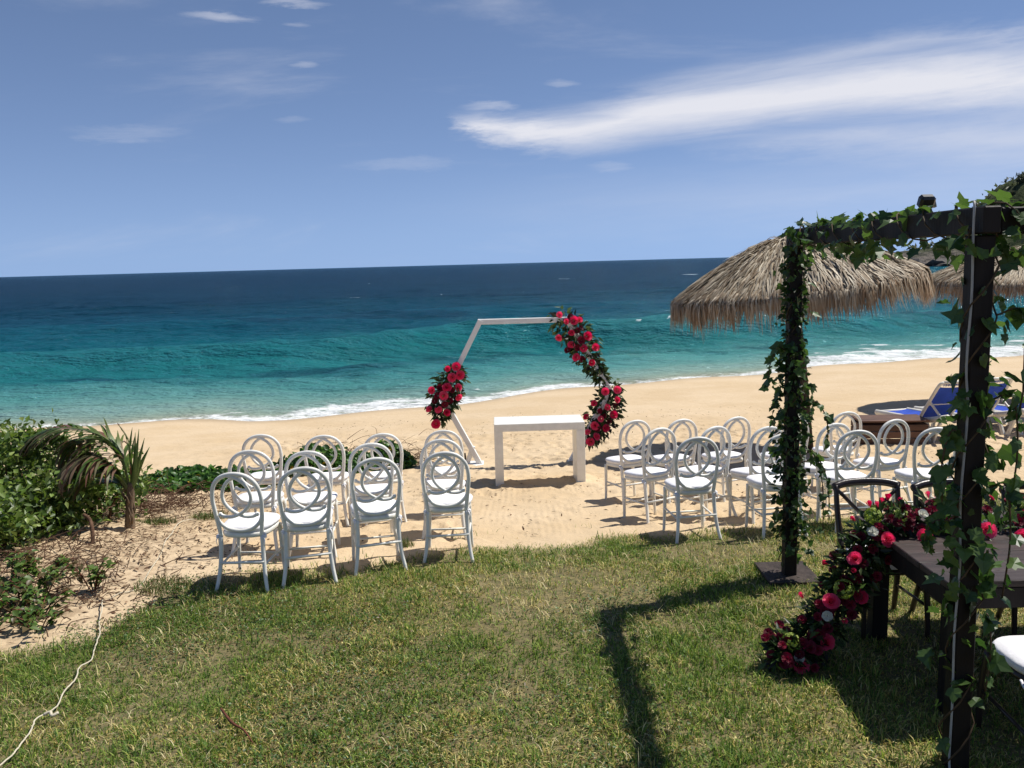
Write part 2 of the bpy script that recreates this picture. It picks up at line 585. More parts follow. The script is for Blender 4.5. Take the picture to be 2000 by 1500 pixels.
m, T = new_mat('sand_and_turf')
tcn = T.n('ShaderNodeTexCoord').outputs['Object']
lawn_a = T.n('ShaderNodeAttribute', attribute_name='lawn').outputs['Fac']
wet_a = T.n('ShaderNodeAttribute', attribute_name='wet').outputs['Fac']
lit_a = T.n('ShaderNodeAttribute', attribute_name='litter').outputs['Fac']
big = T.noise(tcn, 0.55, 4)
mid = T.noise(tcn, 5.0, 5, 0.6)
fine_n = T.noise(tcn, 90.0, 3, 0.7)
sandc = T.mix(T.sstep(big, 0.3, 0.7), (0.56, 0.42, 0.258), (0.62, 0.482, 0.318))
sandc = T.mix(T.m('MULTIPLY', T.sstep(mid, 0.5, 0.8), 0.35), sandc, (0.47, 0.335, 0.19))
sandc = T.mix(T.m('MULTIPLY', T.sstep(fine_n, 0.45, 0.75), 0.22), sandc, (0.40, 0.28, 0.16))
sandc = T.mix(T.m('MULTIPLY', T.m('MULTIPLY', lit_a, T.sstep(T.noise(tcn, 9.0, 6, 0.7), 0.42, 0.62)), 0.55), sandc, (0.17, 0.105, 0.06))
sandc = T.mix(T.m('MULTIPLY', wet_a, 0.55), sandc, (0.30, 0.215, 0.125))
turf = T.mix(T.sstep(T.noise(tcn, 14.0, 5, 0.7), 0.35, 0.7), (0.045, 0.050, 0.014), (0.17, 0.140, 0.052))  # soil and thatch tone, darkened to stand in for shade between blades
turf = T.mix(T.m('MULTIPLY', T.sstep(T.noise(tcn, 1.1, 5, 0.65), 0.55, 0.78), 0.55), turf, (0.38, 0.29, 0.16))
gcol = T.mix(lawn_a, sandc, turf)
# rake and trolley furrows on the aisle
sep = T.n('ShaderNodeSeparateXYZ', inp={0: tcn})
fur = T.m('SINE', T.m('ADD', T.m('MULTIPLY', sep.outputs[0], 95.0), T.m('MULTIPLY', big, 10.0)))
fmask = T.m('MULTIPLY', T.m('MULTIPLY', T.sstep(sep.outputs[0], -0.55, -0.25), T.sstep(T.m('MULTIPLY', sep.outputs[0], -1.0), -1.35, -0.7)),
            T.m('MULTIPLY', T.sstep(sep.outputs[1], 7.3, 8.0), T.sstep(T.m('MULTIPLY', sep.outputs[1], -1.0), -11.3, -10.2)))
fmask = T.m('MULTIPLY', fmask, T.sstep(T.noise(tcn, 1.8, 3), 0.42, 0.6))
hgt = T.m('ADD', T.m('MULTIPLY', T.noise(tcn, 28.0, 5, 0.65), 0.9), T.m('MULTIPLY', T.m('MULTIPLY', fur, fmask), 0.17))
hgt = T.m('ADD', hgt, T.m('MULTIPLY', fine_n, 0.25))
hgt = T.m('ADD', hgt, T.m('MULTIPLY', T.noise(tcn, 5.5, 4, 0.6), 2.2))
bp = T.n('ShaderNodeBump', inp={'Strength': 0.55, 'Distance': 0.02, 'Height': hgt})
p = T.n('ShaderNodeBsdfPrincipled', inp={'Base Color': gcol, 'Roughness': T.m('SUBTRACT', 0.92, T.m('MULTIPLY', wet_a, 0.45)), 'Specular IOR Level': 0.2, 'Normal': bp.outputs[0]})
finish(m, T, p.outputs[0])
me = np_mesh('ground', np.stack([GX, GY, GZ], -1).reshape(-1, 3), GF, m, True,
             attrs={'lawn': sm(LD, -0.08, 0.22) * (0.85 + 0 * LD), 'wet': wet, 'litter': litter})
tag(link('ground', me), kind='structure')

# ------------------------------------------------------------------ sea
ys_, v = [], 15.5
while v < 110:
    ys_.append(v)
    v *= 1.0075
while v < 30000:
    ys_.append(v)
    v *= 1.032
sy = np.array(ys_)
su = np.concatenate([-np.geomspace(9, 0.86, 40), np.linspace(-0.84, 0.88, 500), np.geomspace(0.9, 9, 40)])
U, SY = np.meshgrid(su, sy)
SX = U * (SY + 6)
D = SY - shore(SX)
rampd = sm(D, 0.5, 9)
far = sm(-SY, -260, -60)
# breaking swell running along the shore
CX = np.array([-400, -60, -30, -22, -15, -9, -4.5, 0, 7, 14, 24, 40, 400])
CY = np.array([22, 32, 36, 37.2, 37.3, 38.2, 40.6, 42.6, 41.4, 42.8, 46, 56, 260])
CA = np.array([0.3, 0.36, 0.46, 0.56, 0.66, 0.78, 1.0, 1.18, 1.15, 1.0, 0.7, 0.5, 0.35])
cy = np.interp(SX, CX, CY) + 1.2 * fbm(SX * 0.12, SX * 0 + 3, 3, 71) * 2
ca = np.interp(SX, CX, CA) * (0.9 + 0.5 * fbm(SX * 0.25, SX * 0 + 9, 3, 73))
q = SY - cy
crest = np.where(q > 0, np.exp(-(q / 4.2) ** 2), np.exp(-(q / 1.45) ** 2))
SZ = ca * crest - 0.22 * np.exp(-((q + 4.2) / 2.6) ** 2) * sm(D, 4, 10)
for yoff, a, w, sd_ in ((27, 0.42, 5.0, 81), (62, 0.4, 7.0, 83), (105, 0.4, 9.0, 85), (165, 0.4, 12, 87)):
    c2 = np.interp(SX, CX, CY) + yoff + 9 * fbm(SX * 0.03, SX * 0 + yoff, 3, sd_)
    SZ += a * np.exp(-((SY - c2) / w) ** 2) * (0.7 + 1.2 * fbm(SX * 0.05, SX * 0 + 2, 3, sd_ + 1))
SZ += rampd * far * (0.50 * fbm(SX * 0.20, SY * 0.45, 4, 91) + 0.26 * fbm(SX * 0.7, SY * 1.3, 3, 95))
SZ += 0.07 * np.exp(-((D - 2.2 - 1.4 * fbm(SX * 0.3, SX * 0, 2, 97)) / 0.7) ** 2)
SZ = SEA + SZ + 0.035 * sm(D, -2, 0.5)
# foam: the wash along the shore, the lip of the breaker, surf on the rocks
along = np.clip(np.interp(SX, [-14, -11, -7, -5, -2, 0, 2.5, 5, 8, 10.5, 16, 30], [0.3, 0.45, 0.8, 1.5, 1.9, 1.3, 0.45, 0.25, 0.35, 1.7, 2.6, 2.8]), 0.03, 4)
wob = fbm(SX * 0.5, SY * 0.8, 4, 101)
foam = sm(along * (1 + 1.6 * wob) - D, -0.3, 0.9) * sm(D, -1.6, -0.2) * (0.80 + 0.5 * fbm(SX * 1.3, SY * 2.6, 3, 111))
foam = np.maximum(foam, 0.75 * sm(fbm(SX * 0.9, SY * 2.2, 4, 103), 0.05, 0.2) * sm(along * 2.2 - D, 0, 1.5))
lip = np.exp(-((q + 0.1) / 0.42) ** 2) * sm(fbm(SX * 2.3, SY * 1.0, 4, 105), 0.0, 0.18) * sm(ca, 0.85, 1.05)
foam = np.maximum(foam, 0.80 * lip)
for (rx, ry, rr, k) in ((58, 116, 4.5, 1.0), (62, 121, 6, 0.9), (116, 236, 9, 0.9), (128, 226, 9, 0.9), (42, 206, 5, 0.7)):
    foam = np.maximum(foam, k * sm(1 - np.hypot((SX - rx) / rr, (SY - ry) / (rr * 0.5)) + 1.2 * fbm(SX * 0.4, SY * 0.4, 3, 107), 0.1, 0.5))
foam = np.maximum(foam, 0.5 * sm(fbm(SX * 0.22, SY * 0.22, 4, 109), 0.33, 0.36) * sm(SY, 50, 90) * sm(-SY, -300, -200))
# sunken reef patches darken the shallows
reef = sm(fbm(SX * 0.085, SY * 0.17, 4, 113), 0.06, 0.2) * sm(D, 6, 12) * sm(-D, -70, -40)
for (rx, ry, ra, rb) in ((-15.5, 33.0, 3.2, 1.3), (-8.5, 33.4, 3.0, 1.5), (-3.5, 47, 7, 1.6), (12.5, 37.0, 3.0, 1.0), (10, 52, 9, 2.2)):
    reef = np.maximum(reef, sm(1 - np.hypot((SX - rx) / ra, (SY - ry) / rb) + 0.9 * fbm(SX * 0.5, SY * 0.9, 3, 115), 0.05, 0.6))
ny_, nx_ = SX.shape
idx = np.arange(nx_ * ny_).reshape(ny_, nx_)
SF = np.stack([idx[:-1, :-1], idx[:-1, 1:], idx[1:, 1:], idx[1:, :-1]], -1).reshape(-1, 4)

m, T = new_mat('sea_water')
tcn = T.n('ShaderNodeTexCoord').outputs['Object']
dep = T.n('ShaderNodeAttribute', attribute_name='depth').outputs['Fac']
face_glow = T.n('ShaderNodeAttribute', attribute_name='thin').outputs['Fac']  # mask of the light painted on the wave face
fo = T.n('ShaderNodeAttribute', attribute_name='foam').outputs['Fac']
rf = T.n('ShaderNodeAttribute', attribute_name='reef').outputs['Fac']
sep = T.n('ShaderNodeSeparateXYZ', inp={0: tcn})
stre = T.vec(T.m('MULTIPLY', sep.outputs[0], 0.35), sep.outputs[1], sep.outputs[2])
patch = T.noise(stre, 0.12, 4)
lg = T.m('DIVIDE', T.m('LOGARITHM', T.m('ADD', T.m('MAXIMUM', dep, 0.0), 1.0), 10.0), 3.2)
lg = T.m('ADD', lg, T.m('MULTIPLY', T.m('SUBTRACT', patch, 0.5), 0.10))
wcol = T.ramp(lg, [(0.0, (0.33, 0.34, 0.25)), (0.13, (0.20, 0.33, 0.29)), (0.25, (0.080, 0.255, 0.245)), (0.35, (0.020, 0.160, 0.175)),
                   (0.43, (0.005, 0.095, 0.122)), (0.51, (0.003, 0.058, 0.096)), (0.60, (0.0015, 0.024, 0.048)), (0.75, (0.001, 0.013, 0.032)), (1.0, (0.001, 0.011, 0.027))])
wcol = T.mix(T.m('MULTIPLY', rf, 0.62), wcol, (0.006, 0.032, 0.062))
# light through the steep wave face, painted in as brighter teal
wcol = T.mix(T.m('MULTIPLY', face_glow, 0.6), wcol, (0.008, 0.135, 0.150))
fn = T.noise(tcn, 2.4, 6, 0.72)
fmask = T.m('MULTIPLY', T.sstep(T.m('ADD', fo, T.m('MULTIPLY', T.m('SUBTRACT', fn, 0.5), 1.9)), 0.36, 0.85), 0.95)
wcol = T.mix(fmask, wcol, (0.80, 0.82, 0.82))
h1 = T.noise(stre, 1.3, 6, 0.66)
h2 = T.noise(stre, 0.40, 6, 0.66)
h3 = T.noise(stre, 0.06, 4, 0.6)
hh = T.m('ADD', T.m('ADD', T.m('MULTIPLY', h1, 0.50), T.m('MULTIPLY', h2, 1.7)), T.m('MULTIPLY', h3, 4.6))
bp = T.n('ShaderNodeBump', inp={'Strength': 1.0, 'Distance': 1.0, 'Height': hh})
df = T.n('ShaderNodeBsdfDiffuse', inp={0: wcol, 'Normal': bp.outputs[0]})
gl = T.n('ShaderNodeBsdfGlossy', inp={0: (0.62, 0.86, 0.95, 1), 'Roughness': 0.10, 'Normal': bp.outputs[0]})
fr = T.n('ShaderNodeFresnel', inp={'IOR': 1.33, 'Normal': bp.outputs[0]})
ff = T.m('MULTIPLY', T.m('MINIMUM', T.m('MULTIPLY', fr.outputs[0], 0.75), 0.42), T.m('SUBTRACT', 1.0, fmask))
mx = T.n('ShaderNodeMixShader', inp={0: ff, 1: df.outputs[0], 2: gl.outputs[0]})
finish(m, T, mx.outputs[0])
me = np_mesh('sea', np.stack([SX, SY, SZ], -1).reshape(-1, 3), SF, m, True, attrs={'depth': D, 'foam': foam, 'reef': reef, 'thin': sm(-q, -0.1, 0.7) * sm(q, -3.2, -1.4) * sm(ca, 0.4, 1.0)})
tag(link('sea', me), kind='structure')

# ------------------------------------------------------------------ headland with scrub and rocks
hx = np.linspace(92, 520, 150)
hy = np.linspace(185, 520, 110)
HX, HY = np.meshgrid(hx, hy)
prof = np.interp(HX, [92, 100, 110, 130, 137, 141, 148, 170, 250, 520], [-6, -3, 2.0, 4.0, 9, 15.5, 22.5, 30, 38, 50])
fr_ = sm(HY - (232 - 0.12 * (HX - 100)), -22, 26) * sm(-HY, -300, -258)
HZ = SEA - 3 + (prof + 4.5) * fr_ + (3.0 * fbm(HX * 0.08, HY * 0.08, 4, 121) + 2.2 * fbm(HX * 0.3, HY * 0.3, 3, 123)) * sm(prof, 0, 12) * fr_
ny_, nx_ = HX.shape
idx = np.arange(nx_ * ny_).reshape(ny_, nx_)
HF = np.stack([idx[:-1, :-1], idx[:-1, 1:], idx[1:, 1:], idx[1:, :-1]], -1).reshape(-1, 4)
m, T = new_mat('headland_scrub')
tcn = T.n('ShaderNodeTexCoord').outputs['Object']
sep = T.n('ShaderNodeSeparateXYZ', inp={0: tcn})
c = T.mix(T.sstep(T.noise(tcn, 0.25, 5, 0.65), 0.35, 0.65), (0.030, 0.042, 0.018), (0.085, 0.10, 0.045))
rk = T.mix(T.sstep(T.noise(tcn, 0.5, 5, 0.7), 0.4, 0.6), (0.055, 0.05, 0.048), (0.19, 0.165, 0.14))
c = T.mix(T.sstep(T.m('ADD', sep.outputs[2], T.m('MULTIPLY', T.noise(tcn, 0.2, 3), 5.0)), 3.5, 6.5), rk, c)
bp = T.n('ShaderNodeBump', inp={'Strength': 1.0, 'Distance': 1.5, 'Height': T.noise(tcn, 0.7, 5, 0.7)})
p = T.n('ShaderNodeBsdfPrincipled', inp={'Base Color': c, 'Roughness': 0.95, 'Specular IOR Level': 0.1, 'Normal': bp.outputs[0]})
finish(m, T, p.outputs[0])
tag(link('hill', np_mesh('hill', np.stack([HX, HY, HZ], -1).reshape(-1, 3), HF, m, True)), kind='structure')


def blade_cloud(P, Dr, Nn, L, Wd, col, fold=0.25, droop=0.0, segs=2):
    """n pointed leaves from root points P along Dr with face normal Nn; returns V,F,colour"""
    n = len(P)
    Dr = Dr / np.linalg.norm(Dr, axis=1, keepdims=True)
    S = np.cross(Dr, Nn)
    S /= np.maximum(np.linalg.norm(S, axis=1, keepdims=True), 1e-6)
    N2 = np.cross(S, Dr)
    L = np.asarray(L)[:, None]
    Wd = np.asarray(Wd)[:, None]
    dz = np.array([0, 0, -1.0]) * droop
    mid1 = P + Dr * L * 0.42 + dz * L * 0.12
    tip = P + Dr * L + dz * L
    a = mid1 - S * Wd * 0.5 + N2 * Wd * fold
    b = mid1 + S * Wd * 0.5 + N2 * Wd * fold
    V = np.stack([P, a, mid1 - N2 * 0, b, tip], 1).reshape(-1, 3)
    k = np.arange(n)[:, None] * 5
    F = np.concatenate([k + np.array([[0, 2, 1]]), k + np.array([[0, 3, 2]]), k + np.array([[1, 2, 4]]), k + np.array([[2, 3, 4]])], 0)
    return V, F, np.repeat(col, 5, 0)


def unit(n):
    v = rng.normal(size=(n, 3))
    return v / np.linalg.norm(v, axis=1, keepdims=True)


def pick(n, palette, jitter=0.15):
    pal = np.array(palette)
    c = pal[rng.integers(0, len(pal), n)]
    return np.clip(c * (1 + jitter * rng.normal(size=(n, 1))), 0.002, 1)


# scrub and low trees on the headland: one far mass of leaf clumps
n = 9000
px_ = rng.uniform(108, 300, n)
py_ = rng.uniform(205, 275, n)
from_z = np.array([HZ[min(int((y - 185) / 335 * 109), 109), min(int((x - 92) / 428 * 149), 149)] for x, y in zip(px_, py_)])
ok = from_z > 3.0
P = np.stack([px_, py_, from_z + rng.uniform(-0.3, 1.2, n) * rng.random(n)], 1)[ok]
V, F, c = blade_cloud(P, unit(len(P)) + np.array([0, 0, 0.5]), unit(len(P)), rng.uniform(0.8, 2.2, len(P)), rng.uniform(0.6, 1.4, len(P)),
                      pick(len(P), [(0.055, 0.075, 0.035), (0.085, 0.10, 0.05), (0.11, 0.115, 0.07)]))
tag(link('scrub', np_mesh('scrub', V, F, M['tint_leaf'], col=c)), 'dark green scrub covering the distant headland', 'scrub', kind='stuff')


def tree_far(x, y, hgt, label):
    z = float(HZ[min(int((y - 185) / 335 * 109), 109), min(int((x - 92) / 428 * 149), 149)])
    root = empty('tree', (x, y, z - 0.5))
    MB().tube([(0, 0, 0), (0.2, 0, hgt * 0.4), (0.1, 0.1, hgt * 0.75)], [0.3, 0.2, 0.08], 6).build('trunk', M['twig'], root)
    n = 900
    q = unit(n) * rng.random((n, 1)) ** 0.4 * np.array([hgt * 0.5, hgt * 0.5, hgt * 0.34]) + np.array([0, 0, hgt * 0.72])
    q += 0.5 * np.sin(q * 2.1)
    V, F, c = blade_cloud(q, unit(n), unit(n), rng.uniform(0.3, 0.8, n), rng.uniform(0.2, 0.5, n), pick(n, [(0.075, 0.09, 0.055), (0.11, 0.115, 0.075)]))  # distance haze painted into the leaf colours, greyer and lighter
    link('crown', np_mesh('crown', V, F, M['tint_leaf'], col=c), root)
    tag(root, label, 'tree', 'trees on the headland ridge')


tree_far(148.5, 251, 3.4, 'haze-greyed green tree highest on the headland ridge at the right edge')
tree_far(144.0, 250, 2.2, 'small tree lower on the headland ridge, left of the higher one')


def rock(x, y, z, s, seed, label):
    bm = bmesh.new()
    bmesh.ops.create_icosphere(bm, subdivisions=3, radius=1.0)
    r = random.Random(seed)
    sc = Vector((s * r.uniform(0.9, 1.6), s * r.uniform(0.8, 1.2), s * r.uniform(0.5, 0.8)))
    for v in bm.verts:
        k = 1 + 0.9 * float(fbm(np.array([v.co.x * 1.7 + seed * 7]), np.array([v.co.y * 1.7 + v.co.z * 2.3]), 3, seed)[0])
        v.co = Vector((v.co.x * sc.x, v.co.y * sc.y, v.co.z * sc.z)) * k
    me = bpy.data.meshes.new('rock')
    bm.to_mesh(me)
    bm.free()
    me.materials.append(M['rock'])
    o = link('rock', me, loc=(x, y, z))
    tag(o, label, 'rock', 'dark rocks in the surf')


for i, (x, y, s, lb) in enumerate(((56.4, 116.5, 1.0, 'smallest dark rock in the surf beside the palm parasol tip'),
                                   (58.6, 117.5, 1.5, 'second dark rock from the left in the near surf'),
                                   (61.6, 119.0, 1.9, 'larger dark rock in the surf, left of the vine-wrapped post'),
                                   (65.5, 121.0, 2.4, 'dark rock in the surf behind the vine-wrapped post'),
                                   (108.0, 231, 3.2, 'dark rock at the seaward tip of the headland'),
                                   (115.0, 229, 3.6, 'broad dark rock at the foot of the headland'),
                                   (123.0, 226, 3.4, 'dark boulder at the headland foot, right of the broad one'))):
    rock(x, y, SEA + 0.1, s, i + 3, lb)
# ------------------------------------------------------------------ white oval-back chairs
def back_y(z):
    return -0.075 * max(0.0, (z - 0.43) / 0.49) ** 1.15


def xz(pts):
    return [(x, back_y(z), z) for x, z in pts]


def make_white_chair():
    root = empty('oval_back_chair', (0, 0, 0))
    wp = M['white_paint']
    h = spline(xz([(-0.156, 0.425), (-0.167, 0.52), (-0.180, 0.63), (-0.186, 0.735), (-0.163, 0.835), (-0.096, 0.902), (0, 0.924),
                   (0.096, 0.902), (0.163, 0.835), (0.186, 0.735), (0.180, 0.63), (0.167, 0.52), (0.156, 0.425)]), 5)
    MB().tube(h, 0.0165, 8, up=(0, 1, 0)).build('back_hoop', wp, root, True)
    h = spline(xz([(-0.174, 0.585), (-0.150, 0.535), (-0.090, 0.487), (0, 0.470), (0.090, 0.487), (0.150, 0.535), (0.174, 0.585)]), 5)
    MB().tube(h, 0.0145, 8, up=(0, 1, 0)).build('lower_arc', wp, root, True)
    for s in (-1, 1):
        h = spline([(x * s, back_y(z) + 0.003 * s, z) for x, z in
                    [(0.110, 0.891), (0.054, 0.911), (-0.004, 0.894), (-0.060, 0.856), (-0.097, 0.802), (-0.110, 0.742), (-0.096, 0.688), (-0.054, 0.636), (0.0, 0.601), (0.052, 0.584), (0.106, 0.586), (0.142, 0.603)]], 5)
        b = MB().tube(h, [0.0138] * (len(h) - 2) + [0.0145, 0.015], 8, up=(0, 1, 0))
        e = h[-1]
        b.tube([e + Vector((-0.016 * s, 0, 0)), e + Vector((-0.008 * s, 0, 0)), e + Vector((0.004 * s, 0, 0)), e + Vector((0.012 * s, 0, 0))], [0.008, 0.018, 0.018, 0.008], 8)
        b.build('crossing_ring', wp, root, True)
    # seat frame: rounded trapezoid, wider towards the front
    out = []
    for k in range(28):
        a = 2 * math.pi * k / 28
        cx, cy = math.cos(a), math.sin(a)
        e = 0.62
        x = math.copysign(abs(cx) ** e, cx)
        y = math.copysign(abs(cy) ** e, cy)
        w = 0.175 + 0.028 * (y + 1) / 2
        out.append((x * w, 0.19 + y * 0.20))
    def slab(o, z0, z1, inset=0.0, puff=0.0):
        n = len(o)
        cx, cy = 0, 0.19
        rings = [(1 - inset, z0), (1.0, z0 + (z1 - z0) * 0.3), (1.0, z0 + (z1 - z0) * 0.65), (1 - inset, z1 - puff * 0.4), (0.6, z1 + puff * 0.3)]
        v = [(cx + (x - cx) * k, cy + (y - cy) * k, z) for k, z in rings for x, y in o]
        f = [(r * n + j, r * n + (j + 1) % n, (r + 1) * n + (j + 1) % n, (r + 1) * n + j) for r in range(4) for j in range(n)]
        v.append((cx, cy, z1 + puff * 0.45))
        f += [(4 * n + j, 4 * n + (j + 1) % n, len(v) - 1) for j in range(n)]
        f.append(tuple(reversed(range(n))))
        return v, f
    MB().add(*slab(out, 0.415, 0.452, 0.02)).build('seat_frame', wp, root, True)
    o2 = [(x * 1.03, 0.19 + (y - 0.19) * 1.02 + 0.006) for x, y in out]
    MB().add(*slab(o2, 0.454, 0.500, 0.05, 0.012)).build('cushion', M['cushion'], root, True)
    for s in (-1, 1):
        h = spline([(0.162 * s, 0.0, 0.43), (0.163 * s, -0.008, 0.30), (0.176 * s, -0.034, 0.14), (0.204 * s, -0.078, -0.015)], 4)
        MB().tube(h, [0.0195 - 0.006 * i / (len(h) - 1) for i in range(len(h))], 8).build('leg', wp, root, True)
        h = spline([(0.170 * s, 0.355, 0.42), (0.176 * s, 0.362, 0.22), (0.186 * s, 0.372, -0.015)], 4)
        MB().tube(h, [0.0185 - 0.005 * i / (len(h) - 1) for i in range(len(h))], 8).build('leg', wp, root, True)
        MB().tube([(0.168 * s, -0.02, 0.205), (0.178 * s, 0.362, 0.225)], 0.0095, 6).build('stretcher', wp, root, True)
        # knotted tie of the cushion on the back post
        t = MB()
        for k in range(2):
            h = spline([(0.168 * s, -0.018, 0.435 - 0.012 * k), (0.190 * s, -0.004, 0.43 - 0.01 * k), (0.170 * s, 0.022, 0.445)], 4)
            t.tube(h, 0.0065, 5)
        t.tube(spline([(0.172 * s, -0.02, 0.43), (0.186 * s, -0.03, 0.40), (0.178 * s, -0.026, 0.355)], 3), [0.008, 0.008, 0.007, 0.007, 0.006, 0.005, 0.003], 5, flat=0.4)
        t.build('cushion_tie', M['cushion'], root, True)
    MB().tube([(-0.172, -0.028, 0.225), (0.172, -0.028, 0.235)], 0.0105, 6).build('stretcher', wp, root, True)
    MB().tube([(-0.181, 0.366, 0.175), (0.181, 0.366, 0.175)], 0.0095, 6).build('stretcher', wp, root, True)
    return root


chair0 = make_white_chair()
ORD = ['first', 'second', 'third', 'fourth', 'fifth']
# hoop-top positions and headings (degrees, counter-clockwise)
blocks = [
    ('left', 'front', 'left block', [(-2.074, 6.171, -4), (-1.587, 6.287, 12), (-1.074, 6.509, 15), (-0.559, 6.742, 1)]),
    ('left', 'middle', 'left block', [(-2.250, 7.094, 2), (-1.729, 6.98, 6), (-1.246, 7.337, 12), (-0.651, 7.515, 2)]),
    ('left', 'back', 'left block', [(-2.52, 8.35, 4), (-1.862, 8.214, 5), (-1.293, 8.30, 10), (-0.711, 8.50, 4)]),
    ('right', 'front', 'right block', [(1.594, 7.20, 7), (2.353, 7.224, 6), (3.040, 7.35, 4), (3.745, 7.367, 3)]),
    ('right', 'middle', 'right block', [(1.449, 8.011, 26), (1.985, 8.02, 25), (2.42, 7.82, 16), (3.109, 7.998, 16), (3.817, 8.283, 20)]),
    ('right', 'back', 'right block', [(1.364, 9.10, 21), (1.848, 9.02, 20), (2.464, 9.142, 24), (3.03, 8.98, 14), (3.765, 9.40, 12)]),
]
rowname = {'front': 'row nearest the lawn', 'middle': 'middle row', 'back': 'row nearest the sea'}
used = False
for side, row, blk, lst in blocks:
    for k, (x, y, a) in enumerate(lst):
        o = copy_tree(chair0) if used else chair0
        used = True
        t = R(a + random.uniform(-1, 1))
        fx_, fy_ = -math.sin(t), math.cos(t)
        X, Y = x + 0.075 * fx_, y + 0.075 * fy_
        # stand on the mean ground under the four feet
        zz = np.mean([gzf(X + dx * fy_ + dy * fx_, Y - dx * fx_ + dy * fy_) for dx in (-0.19, 0.19) for dy in (-0.07, 0.37)])
        gb, gf = gzf(X - 0.07 * fx_, Y - 0.07 * fy_), gzf(X + 0.37 * fx_, Y + 0.37 * fy_)
        o.location = (X, Y, float(zz) - 0.004)
        o.rotation_euler = (math.atan2(gf - gb, 0.44) * 0.8, 0, t)
        o.rotation_mode = 'XYZ'
        for ch in o.children:
            if ch.name.startswith('cushion') and 'tie' not in ch.name:
                ch.location = (random.uniform(-0.006, 0.006), random.uniform(-0.008, 0.006), 0)
                ch.rotation_euler = (random.uniform(-0.012, 0.012), random.uniform(-0.012, 0.012), random.uniform(-0.03, 0.03))
        tag(o, 'white oval-back chair, %s from left, %s of the %s' % (ORD[k], rowname[row], blk), 'chair', 'white ceremony chairs')

# ------------------------------------------------------------------ hexagonal arch
AY = 12.62
ag = gzf(0.13, AY)
arch = tag(empty('hexagon_arch', (0.15, AY, ag)), 'white hexagonal wooden wedding arch standing on the sand', 'arch')
hexv = [(-0.66, 0.0), (-1.185, 1.02), (-0.60, 2.14), (0.68, 2.14), (1.31, 1.06), (0.70, 0.0)]
for a, b in zip(hexv[:-1], hexv[1:]):
    d = Vector((b[0] - a[0], 0, b[1] - a[1])).normalized() * 0.03
    MB().bar((a[0] - d.x, 0, a[1] - d.z), (b[0] + d.x, 0.0, b[1] + d.z), 0.075, 0.10 if a[1] != b[1] else 0.085, 0.004, up=(0, 1, 0)).build('bar', M['arch_paint'], arch)
for x, s in ((-0.66, -1), (0.70, 1)):
    MB().bar((x + 0.10 * s, -0.004, 0.28), (x - 0.20 * s * -1, -0.004, 0.0), 0.07, 0.055, 0.004, up=(0, 1, 0)).build('brace', M['arch_paint'], arch)
    MB().bbox((x + 0.06 * s, 0.0, 0.004), (0.22, 0.34, 0.024), 0.004).build('foot_plate', M['arch_paint'], arch)
stake = MB().tube([(0, 0, -0.1), (0.004, 0, 0.1), (0, 0.003, 0.17)], [0.014, 0.014, 0.012], 6).build('stake', M['black'], loc=(-0.735, 12.60, gzf(-0.735, 12.6)))
tag(stake, 'short black stake in the sand beside the left foot of the arch', 'stake')

# ------------------------------------------------------------------ white console table
ct = tag(empty('console_table', (0.33, 10.55, gzf(0.33, 10.8))), 'white waterfall-edge console table in front of the arch', 'table')
MB().bbox((0, 0.30, 0.765), (1.14, 0.60, 0.095), 0.004).build('table_top', M['white_paint'], ct)
for s in (-1, 1):
    MB().bbox((0.5165 * s, 0.30, 0.335), (0.107, 0.597, 0.765), 0.004).build('side_panel', M['white_paint'], ct)
ct.rotation_euler = (R(-1.0), 0, R(1.0))


# ------------------------------------------------------------------ flowers
def rose_mesh(name, mat, layers, seed, ruffle=0.0):
    r = random.Random(seed)
    V, F = [], []
    for (n_, r0, r1, h0, h1, w, curl) in layers:
        off = r.uniform(0, 6.28)
        for i in range(n_):
            a = off + 2 * math.pi * i / n_ + r.uniform(-0.12, 0.12)
            b = len(V)
            k = r.uniform(0.9, 1.1)
            for v in (0, 0.55, 1.0):
                for u in (-1, -0.4, 0.4, 1):
                    rad = (r0 + (r1 - r0) * v ** 0.7) * k * (1 - 0.10 * abs(u)) + curl * max(0, v - 0.5) ** 2
                    z = h0 + (h1 - h0) * v * (1 - 0.16 * u * u * v) - curl * 0.5 * max(0, v - 0.6) + ruffle * r.uniform(-1, 1) * v
                    th = a + u * w * (0.45 + 0.55 * v if v < 0.6 else 1.0 - 0.12 * v)
                    V.append((rad * math.cos(th), rad * math.sin(th), z))
            for y_ in range(2):
                for x_ in range(3):
                    q = b + y_ * 4 + x_
                    F.append((q, q + 1, q + 5, q + 4))
    mb = MB()
    mb.add(V, F)
    return mb.mesh(name, mat, True)


RL = [(2, 0.02, 0.07, -0.15, 0.40, 1.5, 0.02), (3, 0.05, 0.13, -0.2, 0.40, 1.15, 0.06), (3, 0.07, 0.21, -0.25, 0.37, 1.1, 0.14), (4, 0.09, 0.30, -0.28, 0.31, 0.95, 0.28),
      (5, 0.11, 0.39, -0.30, 0.22, 0.85, 0.42), (5, 0.12, 0.47, -0.32, 0.10, 0.85, 0.5)]
ROSES = [rose_mesh('rose', M['rose'], RL, s) for s in (1, 2, 3)]
BUD = rose_mesh('rose_bud', M['rose'], RL[:3], 5)
CL = [(5, 0.03, 0.16, -0.1, 0.32, 0.7, 0.2), (7, 0.06, 0.30, -0.15, 0.26, 0.5, 0.3), (9, 0.06, 0.42, -0.2, 0.14, 0.42, 0.4), (9, 0.06, 0.48, -0.25, 0.0, 0.42, 0.3)]
CARN = [rose_mesh('carnation', M['burg'], CL, s, 0.05) for s in (1, 2)]
WHITEF = rose_mesh('white_carnation', M['whitefl'], CL, 7, 0.05)


